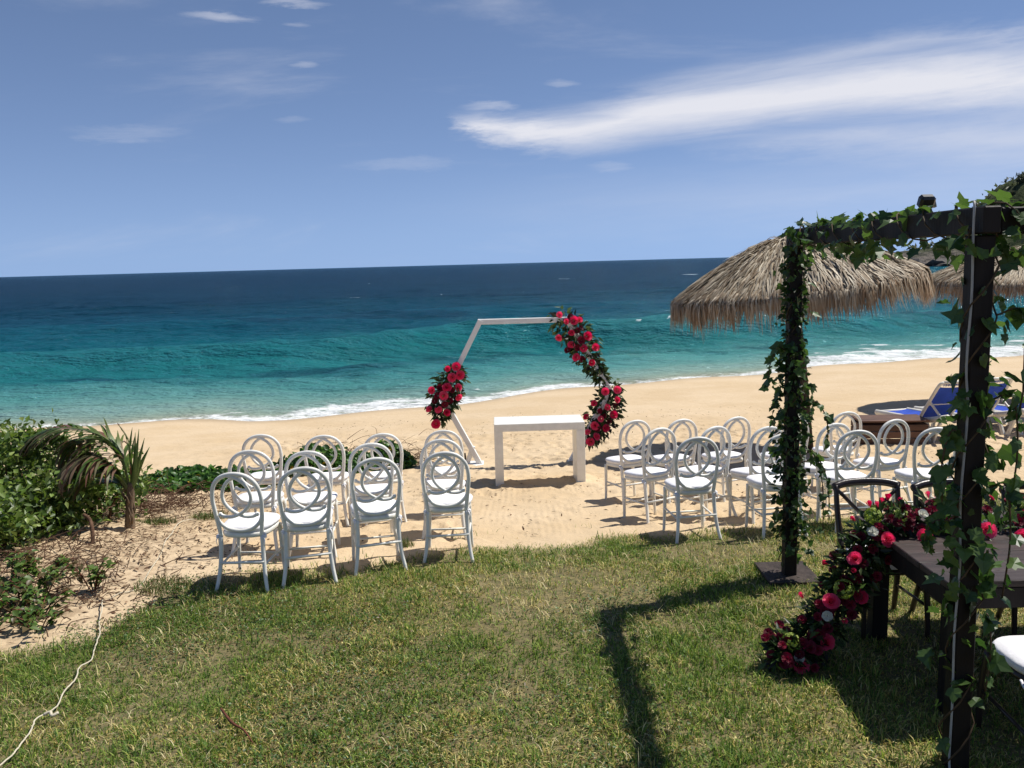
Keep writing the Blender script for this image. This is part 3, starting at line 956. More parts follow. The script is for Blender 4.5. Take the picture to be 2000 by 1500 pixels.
def hydrangea():
    mb = MB()
    for q in unit(70):
        z = Vector(q)
        x = z.orthogonal().normalized()
        y = z.cross(x)
        c = z * (0.42 + 0.06 * random.random())
        t = random.uniform(0, 1.57)
        for k in range(4):
            a = t + k * 1.5708
            d = x * math.cos(a) + y * math.sin(a)
            e = x * -math.sin(a) + y * math.cos(a)
            mb.add([c, c + d * 0.07 + e * 0.055 + z * 0.03, c + d * 0.125 + z * 0.02, c + d * 0.07 - e * 0.055 + z * 0.03], [(0, 1, 2, 3)])
    return mb.mesh('hydrangea', M['lime'])


HYD = hydrangea()


def put(name, me, parent, p, size, face, roll=None):
    """place a flower head: local +Z looks along face"""
    q = Vector(face).normalized().to_track_quat('Z', 'Y')
    q = q @ Quaternion((0, 0, 1), random.uniform(0, 6.28) if roll is None else roll)
    mw = Matrix.LocRotScale(Vector(p), q, Vector((size,) * 3))
    o = link(name, me, parent)
    o.matrix_basis = Matrix.Translation(-Vector(parent.location)) @ mw
    return o


def foliage(parent, pts, rad, n, size, palette, name='foliage', mat='tint_leaf', out=0.35, w=0.5, yfl=1.0, hang=0.3):
    """leaves round a path, one part too fine to pick apart"""
    P = np.array([tuple(p) for p in pts])
    t = rng.random(n) * (len(P) - 1)
    i = np.minimum(t.astype(int), len(P) - 2)
    c = P[i] + (P[i + 1] - P[i]) * (t - i)[:, None]
    rr = np.interp(t / (len(P) - 1), np.linspace(0, 1, len(rad)), rad) if hasattr(rad, '__len__') else np.full(n, rad)
    d = unit(n)
    d[:, 1] *= yfl
    q = c + d * (rr * rng.random(n) ** 0.5)[:, None]
    dr = d + out * unit(n) + np.array([0, 0, -hang])
    V, F, col = blade_cloud(q, dr, unit(n) + np.array([0, -0.4, 0.6]), size * rng.uniform(0.6, 1.4, n), size * w * rng.uniform(0.7, 1.2, n), pick(n, palette, 0.25))
    V = V - np.array(parent.location)
    return tag(link(name, np_mesh(name, V, F, M[mat], col=col), parent), kind='stuff')


GREENS = [(0.012, 0.030, 0.009), (0.024, 0.050, 0.014), (0.045, 0.080, 0.024), (0.09, 0.13, 0.035), (0.02, 0.016, 0.012)]


def arch_flowers(label, path, rad, roses, burg, n, axis_x):
    root = tag(empty('flower_arrangement', path[len(path) // 2]), label, 'flowers', 'flower arrangements on the arch')
    foliage(root, path, [k * 1.1 for k in rad], int(n * 1.15), 0.09, GREENS, yfl=0.75, w=0.6)
    foliage(root, path, [k * 1.38 for k in rad], n // 4, 0.105, [(0.07, 0.12, 0.04), (0.04, 0.07, 0.028), (0.10, 0.14, 0.06)], 'trailing_leaves', yfl=0.7, hang=0.8, w=0.35)
    P = np.array(path)
    for lst, meshes, nm, sz in ((roses, ROSES, 'rose', 0.108), (burg, CARN, 'burgundy_flower', 0.095)):
        for (x, z) in lst:
            # sit on the camera side of the bundle, bulging at its middle
            d = np.min(np.hypot(P[:, 0] - x, P[:, 2] - z))
            y = AY - 0.02 - 0.17 * math.sqrt(max(0.05, 1 - (d / 0.32) ** 2)) - (0.0 if nm == 'rose' else -0.03)
            k = y / 12.5
            c = P[np.argmin(np.hypot(P[:, 0] - x, P[:, 2] - z))]
            face = Vector(((x - c[0]) * 2.2, -0.75, (z - c[2]) * 1.6 + 0.15)) + Vector(unit(1)[0]) * 0.25
            put(nm, random.choice(meshes), root, (x * k, y, 2.4 + (z - 2.4) * k), sz * random.uniform(0.78, 1.2), face)
    return root


arch_flowers('left flower arrangement of pink roses at the side corner of the arch', [(-0.80, AY, 0.86), (-0.93, AY, 0.62), (-1.03, AY, 0.42), (-1.08, AY, 0.16)], [0.08, 0.20, 0.22, 0.09],
             [(-0.81, 0.92), (-0.94, 0.89), (-0.76, 0.79), (-0.88, 0.76), (-0.96, 0.62), (-0.79, 0.61), (-1.19, 0.58), (-1.01, 0.49), (-0.79, 0.46), (-1.24, 0.3), (-1.1, 0.29), (-0.97, 0.24), (-1.14, 0.07)],
             [(-1.1, 0.5), (-1.06, 0.61), (-0.92, 0.42), (-1.15, 0.42), (-0.88, 0.57), (-1.0, 0.36)], 480, 0)
arch_flowers('upper flower arrangement of pink roses on the top right corner of the arch', [(0.74, AY, 1.56), (0.90, AY, 1.42), (1.02, AY, 1.22), (1.12, AY, 1.02), (1.24, AY, 0.80), (1.36, AY, 0.66)], [0.14, 0.21, 0.20, 0.17, 0.12, 0.08],
             [(0.72, 1.64), (0.82, 1.54), (0.93, 1.55), (1.01, 1.56), (0.89, 1.37), (1.13, 1.32), (0.7, 1.3), (0.88, 1.2), (1.06, 1.14), (1.24, 1.15), (0.95, 1.01), (1.18, 0.92)],
             [(0.97, 1.4), (1.03, 1.44), (1.03, 1.26), (0.98, 1.15), (1.04, 0.98), (0.82, 1.12), (0.88, 1.6)], 520, 0)
arch_flowers('lower right flower arrangement of pink roses hanging beside the console table', [(1.50, AY, 0.52), (1.44, AY, 0.34), (1.36, AY, 0.14), (1.26, AY, -0.06), (1.15, AY, -0.26)], [0.10, 0.18, 0.22, 0.19, 0.08],
             [(1.55, 0.51), (1.37, 0.49), (1.55, 0.36), (1.2, 0.32), (1.4, 0.25), (1.08, 0.12), (1.5, 0.14), (1.3, 0.08), (1.21, -0.02), (1.38, -0.06), (1.1, -0.11), (1.24, -0.18), (1.14, -0.26)],
             [(1.51, 0.27), (1.29, 0.2), (1.35, 0.12), (1.25, -0.05), (1.43, 0.04)], 500, 0)

# ------------------------------------------------------------------ palm-thatch parasols
def palapa(loc, apex_off, tilt, Rr, Hh, fringe, nst, label, cam_dark=0):
    root = tag(empty('palapa', loc), label, 'parasol', 'thatched beach parasols')
    ax, az_ = apex_off
    MB().tube([(0, 0, -0.3), (ax * 0.4, 0, az_ * 0.4), (ax, 0, az_ - 0.08)], [0.085, 0.075, 0.06], 10).build('pole', M['pole_wood'], root, True)
    mt = Matrix.Translation((ax, 0, az_)) @ Matrix.Rotation(R(tilt), 4, 'Y')
    # rafters and hoop under the thatch
    for k in range(10):
        a = 2 * math.pi * k / 10
        pts = [mt @ Vector((Rr * t * 0.93 * math.cos(a), Rr * t * 0.93 * math.sin(a), -Hh * t ** 1.5 - 0.07)) for t in (0.03, 0.4, 0.75, 1.0)]
        MB().tube(pts, 0.022, 6).build('rafter', M['pole_wood'], root, True)
    # cone added under the strands to stop light passing through
    NA, NR = 64, 8
    V = [mt @ Vector((Rr * 0.97 * (j / NR) * math.cos(6.2832 * i / NA), Rr * 0.97 * (j / NR) * math.sin(6.2832 * i / NA), -Hh * (j / NR) ** 1.5 - 0.02)) for j in range(1, NR + 1) for i in range(NA)]
    F = [((j * NA + i), (j * NA + (i + 1) % NA), ((j + 1) * NA + (i + 1) % NA), ((j + 1) * NA + i)) for j in range(NR - 1) for i in range(NA)]
    V.append(mt @ Vector((0, 0, 0)))
    F += [(i, (i + 1) % NA, len(V) - 1) for i in range(NA)]
    MB().add(V, F).build('thatch_light_block', M['light_block'], root, True)
    # strands of dried palm leaf, laid in courses from rim to apex
    n = nst
    t0 = np.concatenate([rng.random(int(n * 0.72)) ** 0.6 * 0.9, rng.uniform(0.80, 0.97, n - int(n * 0.72))])
    a = rng.random(n) * 6.2832
    clump = fbm(a * 14, t0 * 3, 2, 131)
    ln = rng.uniform(0.30, 0.55, n) * (0.75 + 0.8 * t0)
    isf = t0 > 0.82
    ln = np.where(isf, rng.uniform(fringe * 0.5, fringe * 1.15, n) + 0.10 + fringe * 2.0 * clump, ln)
    tang = rng.normal(0, 0.16, n) + 0.5 * fbm(a * 5, t0 * 4, 2, 133)
    wd = rng.uniform(0.005, 0.014, n)
    lift = rng.uniform(0.0, 0.08, n) + 0.10 * clump

    def surf(t, ang, up):
        tt = np.clip(t, 0, 1.0)
        slope = 1.5 * Hh / Rr * tt ** 0.5
        over = np.maximum(t - 1.0, 0)
        r = Rr * tt + over * Rr * 0.22
        z = -Hh * tt ** 1.5 - over * Rr * 0.97
        nrm = np.sqrt(1 + slope ** 2)
        r = r + up * slope / nrm
        z = z + up / nrm
        return np.stack([r * np.cos(ang), r * np.sin(ang), z], 1)
    K = 4
    rows = []
    for k in range(K + 1):
        s = k / K
        t = t0 + ln * s / Rr
        ang = a + tang * ln * s / np.maximum(Rr * np.maximum(t, 0.15), 0.1)
        up = lift * (0.4 + 0.6 * math.sin(math.pi * min(s * 1.2, 1)))
        c = surf(t, ang, up)
        side = np.stack([-np.sin(ang), np.cos(ang), rng.normal(0, 0.35, n)], 1) * (wd * (1 - 0.85 * s ** 2))[:, None]
        rows += [c - side, c + side]
    V = np.stack(rows, 1).reshape(-1, 3)
    mt3 = np.array(mt.to_3x3())
    V = V @ mt3.T + np.array(mt.translation)
    base = np.arange(n)[:, None] * (2 * (K + 1))
    F = np.concatenate([base + np.array([[2 * k, 2 * k + 1, 2 * k + 3, 2 * k + 2]]) for k in range(K)], 0)
    col = pick(n, [(0.42, 0.355, 0.26), (0.54, 0.475, 0.36), (0.31, 0.25, 0.175), (0.45, 0.37, 0.26), (0.20, 0.145, 0.09)], 0.18)
    brown = np.array([0.30, 0.155, 0.06])
    c2 = np.repeat(col[:, None, :], 2 * (K + 1), 1)
    kk = np.repeat(np.linspace(0, 1, K + 1), 2)[None, :, None] ** 1.3 * np.where(isf, 0.8, 0.12)[:, None, None]
    c2 = c2 * (1 - kk) + brown * kk
    tag(link('thatch', np_mesh('thatch', V, F, M['thatch'], col=c2.reshape(-1, 3)), root), kind='stuff')
    return root


M['light_block'] = simple('thatch_light_block', (0.16, 0.10, 0.055), 0.9, 0.1, 0.4, 14, 0.6, 30)
palapa((4.56, 12.9, gzf(4.56, 12.9)), (-0.39, 3.25), -7.0, 1.80, 0.76, 0.27, 24000, 'nearer palm-thatch beach parasol with a leaning dark pole, behind the pergola post')
palapa((10.95, 18.0, gzf(10.95, 18.0)), (-0.1, 3.28), 2.0, 2.05, 0.76, 0.34, 16000, 'farther palm-thatch beach parasol at the right edge of the picture')

# ------------------------------------------------------------------ loungers and low wooden table
def make_lounger():
    """foot towards +Y, head towards -Y; origin under the hinge"""
    root = empty('sun_lounger', (0, 0, 0))
    for s in (-1, 1):
        h = spline([(0.31 * s, 1.18, 0.33), (0.31 * s, 0.5, 0.33), (0.31 * s, 0.0, 0.33), (0.31 * s, -0.35, 0.38), (0.31 * s, -0.68, 0.45)], 4)
        MB().tube(h, 0.038, 8, flat=1.25).build('side_rail', M['resin'], root, True)
        for y0, y1 in ((0.95, 0.80), (0.60, 0.74), (-0.50, -0.30), (-0.10, -0.24)):
            MB().bar((0.31 * s, y0, 0.34), (0.31 * s, y1, -0.02), 0.045, 0.06, 0.008, up=(0, 1, 0)).build('leg', M['resin'], root)
        b = spline([(0.285 * s, 0.04, 0.36), (0.285 * s, -0.22, 0.68), (0.275 * s, -0.42, 0.93), (0.22 * s, -0.455, 0.975)], 4)
        MB().tube(b, 0.027, 8).build('back_frame', M['resin'], root, True)
        MB().bar((0.27 * s, -0.20, 0.64), (0.27 * s, -0.46, 0.42), 0.025, 0.04, 0.005).build('back_strut', M['resin'], root)
    MB().tube([(-0.22, -0.455, 0.975), (0.22, -0.455, 0.975)], 0.027, 8).build('back_frame', M['resin'], root, True)
    MB().tube([(-0.285, -0.16, 0.60), (0.285, -0.16, 0.60)], 0.018, 8).build('cross_bar', M['resin'], root, True)
    MB().tube([(-0.31, 1.18, 0.33), (0.31, 1.18, 0.33)], 0.03, 8).build('cross_bar', M['resin'], root, True)

    def sheet(path, w, th=0.006):
        n_ = len(path)
        V, F = [], []
        for i, (y, z) in enumerate(path):
            for j in range(7):
                x = -w + 2 * w * j / 6
                sag = -0.02 * (1 - (x / w) ** 2)
                V.append((x, y, z + sag))
        for i in range(n_ - 1):
            for j in range(6):
                q_ = i * 7 + j
                F.append((q_, q_ + 1, q_ + 8, q_ + 7))
        return MB().add(V, F)
    sheet([(1.16, 0.352), (0.8, 0.35), (0.4, 0.345), (0.03, 0.35)], 0.285).build('seat_sling', M['sling'], root, True)
    sheet([(0.02, 0.37), (-0.12, 0.545), (-0.25, 0.71), (-0.40, 0.905)], 0.265).build('back_sling', M['sling'], root, True)
    sheet([(-0.405, 0.93), (-0.45, 0.998), (-0.475, 0.985)], 0.21).build('head_band', M['sling'], root, True)
    z = MB()
    for k in range(9):
        x = -0.19 + 0.045 * k
        z.tube([(x, -0.405, 0.905), (x + 0.022, -0.425, 0.945), (x + 0.045, -0.405, 0.905)], 0.005, 4)
    z.build('lacing', M['resin'], root)
    return root


lo = make_lounger()
for i, (x, y, a, lb) in enumerate(((7.02, 13.95, 11, 'blue sling lounger with white frame beside the low wooden table'),
                                   (7.83, 14.20, 11, 'blue sling lounger partly hidden behind the vine-wrapped post'),
                                   (8.80, 14.42, 12, 'blue sling lounger cut by the right edge of the picture'))):
    o = lo if i == 0 else copy_tree(lo)
    o.location = (x, y, gzf(x, y))
    o.rotation_euler = (R(-3), 0, R(a))
    tag(o, lb, 'lounger', 'blue beach loungers')

wt_ = tag(empty('slatted_table', (6.12, 13.72, gzf(6.12, 13.7)), R(-4)), 'low brown slatted wooden table at the foot of the blue lounger', 'table')
for k in range(6):
    MB().bbox((0, -0.23 + 0.092 * k, 0.385), (1.08, 0.08, 0.03), 0.004).build('slat', M['box_wood'], wt_)
for s in (-1, 1):
    for k in range(3):
        MB().bbox((0, 0.262 * s, 0.05 + 0.115 * k), (1.04, 0.025, 0.10), 0.004).build('plank', M['box_wood'], wt_)
        MB().bbox((0.515 * s, 0, 0.05 + 0.115 * k), (0.024, 0.496, 0.10), 0.004).build('plank', M['box_wood'], wt_)
# ------------------------------------------------------------------ pergola
PX1, PY1, PX2, PY2, PT = 2.04, 6.17, 2.035, 3.74, 2.587
M['plate'] = simple('worn_dark_board', (0.050, 0.038, 0.034), 0.7, 0.2, 0.4, 12, 0.4, 30)
perg = tag(empty('pergola', (2.1, 5.1, 0.0)), 'dark stained wooden pergola frame wound with ivy', 'pergola')
O = Vector((-2.1, -5.1, 0))
posts = [(PX1, PY1), (PX2, PY2), (5.55, 6.25), (5.55, 3.82)]
for x, y in posts:
    g0 = gzf(x, y)
    MB().bbox(Vector((x, y, (g0 + 2.465) / 2)) + O, (0.09, 0.09, 2.465 - g0 - 0.002), 0.006).build('post', M['dark_wood'], perg)
    if x == PX1 and y == PY1:
        MB().bbox(Vector((x, y + 0.04, g0 + 0.022)) + O, (0.38, 0.44, 0.03), 0.004).build('base_plate', M['plate'], perg)
for a, b, z in (((PX1, PY1 + 0.09), (PX2, PY2 - 0.09), PT), ((PX2 - 0.064, PY2), (5.62, 3.82), PT - 0.004), ((5.55, 6.35), (5.55, 3.72), PT)):
    v = (Vector(b) - Vector(a)).normalized()
    st = 0.063 if a[0] == PX2 - 0.064 else 0.0
    MB().bar(Vector((a[0] + v.x * st * 2.05, a[1] + v.y * st * 2.05, z - 0.06)) + O, Vector((b[0], b[1], z - 0.06)) + O, 0.075, 0.115, 0.006).build('beam', M['dark_wood'], perg)
pipe = MB().tube([(PX1, PY1, 2.535), (5.55, 6.25, 2.535)], 0.012, 8).build('conduit', M['cable'])
tag(pipe, 'thin white conduit running along the far top side of the pergola', 'conduit')
cord = MB().tube(spline([(2.16, 4.02, 2.60), (2.115, 3.96, 2.605), (2.088, 3.905, 2.59), (2.085, 3.897, 2.45), (2.092, 3.90, 2.2), (2.082, 3.897, 1.9), (2.096, 3.895, 1.7), (2.086, 3.90, 1.3), (2.095, 3.896, 1.0),
                         (2.085, 3.897, 0.7), (2.092, 3.90, 0.35), (2.086, 3.89, 0.05), (2.06, 3.80, 0.012)], 5), 0.0056, 6).build('power_cord', M['cable'], smooth=True)
cord.location = (PX2 - 2.165 + 0.022, PY2 - 3.98 + 0.033, 0)
tag(cord, 'white power cord running down the nearer vine-wrapped post', 'cord')
sp = tag(empty('spotlight', (2.04, 4.25, PT)), 'small black spotlight clamped on top of the pergola beam', 'spotlight')
MB().bbox((0, 0, 0.055), (0.075, 0.05, 0.065), 0.012, Matrix.Rotation(0.5, 3, 'X')).build('lamp_body', M['black'], sp)
MB().bbox((0, -0.004, 0.01), (0.03, 0.03, 0.025), 0.004).build('bracket', M['black'], sp)
MB().tube([(0.03, 0.03, 0.08), (0.05, 0.036, 0.07), (0.05, 0.02, 0.03)], 0.012, 6).build('reflector', M['cable'], sp, True)


def ivy_leaf(seed, lob=0.32):
    r = random.Random(seed)
    out = [(0, 0.0), (0.22, -0.10), (0.46, 0.06), (0.40, 0.26), (0.50, 0.44), (0.27, 0.56), (0.0, 1.0), (-0.27, 0.56), (-0.50, 0.44), (-0.40, 0.26), (-0.46, 0.06), (-0.22, -0.10)]
    out = [(x * r.uniform(0.85, 1.15), y * r.uniform(0.9, 1.1)) for x, y in out]
    fold = r.uniform(-0.1, 0.45)
    curl = r.uniform(-0.1, 0.55)
    wide = r.uniform(0.75, 1.15)
    out = [(x * wide, y) for x, y in out]
    V = [(x, y, abs(x) * fold - curl * y * y + r.uniform(-0.05, 0.05)) for x, y in out]
    V.append((0, 0.32, -0.02))
    n = len(out)
    F = [(i, (i + 1) % n, n) for i in range(n)]
    # stalk
    V += [(0.02, 0.01, -0.01), (-0.02, 0.01, -0.01), (0, -0.35, 0.08)]
    F.append((n + 1, n + 2, n + 3))
    return MB().add(V, F).mesh('leaf', M['ivy'])


IVY = [ivy_leaf(s) for s in range(14)]


def leaf_at(parent, p, d, nrm, size, meshes=IVY, name='leaf'):
    y = Vector(d).normalized()
    z = Vector(nrm)
    z = (z - y * z.dot(y))
    z = z.normalized() if z.length > 1e-4 else y.orthogonal().normalized()
    x = y.cross(z)
    m4 = Matrix((x, y, z)).transposed().to_4x4()
    m4 = Matrix.Translation(Vector(p) - Vector(parent.location)) @ m4 @ Matrix.Diagonal((size, size, size, 1))
    o = link(name, random.choice(meshes), parent)
    o.matrix_basis = m4
    return o


def vine(name, label, loc, strands, leaves, size):
    """ivy garland: stems wound round the timber and leaves one by one"""
    root = tag(empty(name, loc), label, 'ivy garland', 'ivy garlands on the pergola')
    L = Vector(loc)
    for h in strands:
        MB().tube([Vector(p) - L for p in h], 0.0042, 5).build('stem', M['ivy_stem'], root, True)
    for p, nrm in leaves:
        nv = Vector(nrm)
        d = Vector((random.gauss(0, 0.55), random.gauss(0, 0.55), random.gauss(-0.55, 0.5))) + nv * 0.35
        n2 = nv + Vector((random.gauss(0, 0.45), random.gauss(0, 0.45), random.gauss(0.35, 0.4)))
        leaf_at(root, p, d, n2, size * random.choice((0.55, 0.75, 0.9, 1.0, 1.1, 1.45)) * random.uniform(0.9, 1.1))
    return root


def post_vine(x, y, z0, z1, turns, n, dens, reach, ph=0.0, half=0.046):
    def ring(a, off):
        c, s = math.cos(a), math.sin(a)
        k = (half + off) / max(abs(c), abs(s)) ** 0.75
        return x + c * k, y + s * k, c, s
    st = []
    for j in range(2):
        pts = []
        for i in range(46):
            t = i / 45
            a = ph + j * 2.4 + turns * 6.2832 * t
            px, py, c, s = ring(a, 0.012 + 0.012 * math.sin(t * 23 + j))
            pts.append((px, py, z0 + (z1 - z0) * t))
        st.append(pts)
    lv = []
    while len(lv) < n:
        z = random.uniform(z0, z1)
        if random.random() > np.interp(z, dens[0], dens[1]):
            continue
        a = random.uniform(0, 6.2832)
        px, py, c, s = ring(a, random.uniform(0.0, reach) ** 1.0)
        lv.append(((px, py, z), (c, s, 0.1)))
    return st, lv


st, lv = post_vine(PX1, PY1, 0.12, 2.5, 4.5, 270, ([0, 0.1, 0.3, 1.0, 1.55, 1.75, 2.2, 2.5], [0.25, 0.5, 0.75, 1.0, 1.0, 0.3, 0.25, 0.6]), 0.085)
# a few sprays hanging off the post
for sx_, zs, ln in ((0.22, 1.32, 0.28), (0.20, 0.95, 0.55), (0.24, 0.90, 0.40), (-0.20, 1.72, 0.25)):
    h = spline([(PX1 + math.copysign(0.06, sx_), PY1 - 0.05, zs), (PX1 + sx_ * 0.7, PY1 - 0.09, zs + 0.03), (PX1 + sx_, PY1 - 0.1, zs - ln * 0.4), (PX1 + sx_ * 1.05, PY1 - 0.1, zs - ln)], 5)
    st.append(h)
    lv += [(q, (math.copysign(0.5, sx_), -0.8, 0.2)) for q in h[3:] for _ in range(1)]
v1 = vine('ivy_garland', 'dense ivy garland wound round the farther pergola post', (PX1, PY1, 0.0), st, lv, 0.060)
IVYC = [(0.014, 0.034, 0.009), (0.022, 0.052, 0.012), (0.035, 0.070, 0.018), (0.06, 0.10, 0.028)]
foliage(v1, [(PX1, PY1, 0.30 + 0.31 * k) for k in range(8)], [0.10, 0.14, 0.15, 0.15, 0.11, 0.075, 0.075, 0.11], 1150, 0.050, IVYC, 'small_leaves', w=0.75, out=0.8)

st, lv = post_vine(PX2, PY2, 0.02, 2.5, 4.0, 240, ([0, 0.3, 0.6, 0.9, 1.2, 1.6, 1.8, 2.1, 2.3, 2.5], [0.35, 0.45, 0.35, 0.9, 1.0, 0.9, 0.6, 0.5, 0.35, 0.7]), 0.07, 1.0)
for sx_, zs, ln in ((0.19, 2.12, 0.45), (0.17, 1.75, 0.5), (0.16, 1.35, 0.5), (-0.16, 1.60, 0.30), (-0.22, 1.20, 0.12), (0.10, 0.75, 0.35)):
    h = spline([(PX2 + math.copysign(0.06, sx_), PY2 - 0.04, zs), (PX2 + sx_ * 0.8, PY2 - 0.07, zs + 0.02), (PX2 + sx_, PY2 - 0.07, zs - ln * 0.45), (PX2 + sx_ * 0.9, PY2 - 0.06, zs - ln)], 5)
    st.append(h)
    lv += [(q, (math.copysign(0.6, sx_), -0.7, 0.2)) for q in h[2:]]
vine('ivy_garland', 'ivy garland wound round the nearer pergola post with the white cord', (PX2, PY2, 0.0), st, lv, 0.068)


def beam_vine(a, b, n, dens, drop):
    a, b = Vector(a), Vector(b)
    st, lv = [], []
    for j in range(2):
        pts = []
        for i in range(40):
            t = i / 39
            c = a.lerp(b, t)
            ang = j * 3 + t * 26
            pts.append(c + Vector((0.06 * math.cos(ang), 0, 0.075 * math.sin(ang) - 0.058)) if abs(a.y - b.y) > 1 else c + Vector((0, 0.06 * math.cos(ang), 0.075 * math.sin(ang) - 0.058)))
        st.append(pts)
    while len(lv) < n:
        t = random.random()
        if random.random() > np.interp(t, dens[0], dens[1]):
            continue
        c = a.lerp(b, t)
        ang = random.uniform(0, 6.2832)
        k = random.uniform(1.0, 1.5)
        off = (0.060 * math.cos(ang) * k, 0.068 * math.sin(ang) * k - 0.058 - (drop * random.random() if math.sin(ang) < 0 else 0))
        if abs(a.y - b.y) > 1:
            lv.append((c + Vector((off[0], 0, off[1])), (math.cos(ang), -0.25, math.sin(ang))))
        else:
            lv.append((c + Vector((0, off[0], off[1])), (0.1, math.cos(ang), math.sin(ang))))
    return st, lv


st, lv = beam_vine((PX1, PY1, PT), (PX2, PY2, PT), 230, ([0, 0.1, 0.5, 0.62, 0.75, 1.0], [1, 1, 1, 0.75, 0.3, 0.6]), 0.07)
vine('ivy_garland', 'ivy garland along the pergola beam between the two posts', (2.1, 5.1, PT - 0.06), st, lv, 0.066)
st, lv = beam_vine((PX2, PY2, PT), (3.2, 3.77, PT), 150, ([0, 0.1, 0.5, 1.0], [0.7, 1, 1, 0.8]), 0.12)
vine('ivy_garland', 'ivy garland on the near beam leaving the picture at the right edge', (2.6, 3.75, PT - 0.06), st, lv, 0.066)

# ------------------------------------------------------------------ dark dining table, chairs and flower runner
TX0, TX1, TY0, TY1, TH = 2.15, 4.95, 4.10, 5.26, 0.76
tb = tag(empty('dining_table', (3.55, 4.68, 0)), 'dark plank dining table under the pergola', 'table')
nb = 8
wdt = (TY1 - TY0) / nb
for k in range(nb):
    MB().bbox((random.uniform(-0.004, 0.004), TY0 + wdt * (k + 0.5) - 4.68, TH - 0.018 + random.uniform(-0.0015, 0.0015)), (TX1 - TX0, wdt - 0.006, 0.036), 0.004).build('plank', M['table_wood'], tb)
for y in (TY0 + 0.03, TY1 - 0.03):
    MB().bbox((0, y - 4.68, TH - 0.094), (TX1 - TX0 - 0.03, 0.035, 0.11), 0.004).build('apron', M['dark_wood'], tb)
for x in (TX0 + 0.033, TX1 - 0.033):
    MB().bbox((x - 3.55, 0, TH - 0.094), (0.035, TY1 - TY0 - 0.10, 0.109), 0.004).build('apron', M['dark_wood'], tb)
for x in (TX0 + 0.10, TX1 - 0.10):
    for y in (TY0 + 0.11, TY1 - 0.15):
        MB().bbox((x - 3.55, y - 4.68, (TH - 0.038) / 2 - 0.01), (0.095, 0.095, TH - 0.04), 0.005).build('leg', M['dark_wood'], tb)


def make_cross_chair():
    """faces +Y, back at y = 0"""
    root = empty('cross_back_chair', (0, 0, 0))
    cw = M['chair_wood']
    h = spline([(-0.222, -0.10, 0.862), (-0.13, -0.125, 0.882), (0, -0.135, 0.888), (0.13, -0.125, 0.882), (0.222, -0.10, 0.862)], 5)
    MB().tube(h, [0.024] + [0.027] * (len(h) - 2) + [0.024], 9, flat=0.85, up=(0, 1, 0)).build('top_rail', cw, root, True)
    up_ = {}
    for s in (-1, 1):
        h = spline([(0.205 * s, -0.10, 0.875), (0.203 * s, -0.065, 0.70), (0.192 * s, -0.015, 0.47), (0.190 * s, -0.02, 0.25), (0.205 * s, -0.09, -0.01)], 5)
        MB().tube(h, [0.017 + 0.004 * math.sin(3.14 * i / (len(h) - 1)) for i in range(len(h))], 8).build('back_leg', cw, root, True)
        h = spline([(0.185 * s, 0.36, 0.44), (0.195 * s, 0.385, 0.25), (0.20 * s, 0.40, -0.01)], 4)
        MB().tube(h, [0.021, 0.021, 0.02, 0.02, 0.019, 0.018, 0.017, 0.016, 0.015], 8).build('leg', cw, root, True)
        h = spline([(0.195 * s, -0.085, 0.845), (0.02 * s, -0.075, 0.665), (-0.185 * s, -0.02, 0.50)], 5)
        MB().tube(h, 0.013, 7, flat=0.6, up=(0, 1, 0)).build('cross_bar', cw, root, True)
        MB().tube([(0.19 * s, -0.03, 0.20), (0.195 * s, 0.385, 0.22)], 0.010, 6).build('stretcher', cw, root, True)
    MB().bbox((0, -0.072, 0.665), (0.075, 0.016, 0.075), 0.004, Matrix.Rotation(R(45), 3, 'Y')).build('cross_plate', cw, root)
    out = []
    for k in range(28):
        a = 2 * math.pi * k / 28
        cx, cy_ = math.cos(a), math.sin(a)
        x = math.copysign(abs(cx) ** 0.65, cx)
        y = math.copysign(abs(cy_) ** 0.65, cy_)
        out.append((x * (0.20 + 0.022 * (y + 1) / 2), 0.18 + y * 0.215))
    def slab(z0, z1, k0, puff):
        n = len(out)
        rings = [(k0 * 0.96, z0), (k0, z0 + (z1 - z0) * 0.3), (k0, z0 + (z1 - z0) * 0.65), (k0 * 0.95, z1 - puff * 0.3), (0.55, z1 + puff * 0.4)]
        v = [(x * k, 0.18 + (y - 0.18) * k, z) for k, z in rings for x, y in out]
        f = [(r * n + j, r * n + (j + 1) % n, (r + 1) * n + (j + 1) % n, (r + 1) * n + j) for r in range(4) for j in range(n)]
        v.append((0, 0.18, z1 + puff * 0.5))
        f += [(4 * n + j, 4 * n + (j + 1) % n, len(v) - 1) for j in range(n)]
        f.append(tuple(reversed(range(n))))
        return MB().add(v, f)
    slab(0.425, 0.458, 1.0, 0.0).build('seat', cw, root, True)
    slab(0.460, 0.510, 0.985, 0.012).build('cushion', M['cushion'], root, True)
    for s in (-1, 1):
        t = MB()
        t.tube(spline([(0.215 * s, 0.02, 0.455), (0.222 * s, -0.03, 0.44), (0.20 * s, -0.05, 0.45)], 4), 0.007, 5)
        t.tube(spline([(0.21 * s, -0.04, 0.445), (0.225 * s, -0.06, 0.40), (0.215 * s, -0.055, 0.34)], 4), 0.007, 5, flat=0.4)
        t.build('cushion_tie', M['cushion'], root, True)
    return root


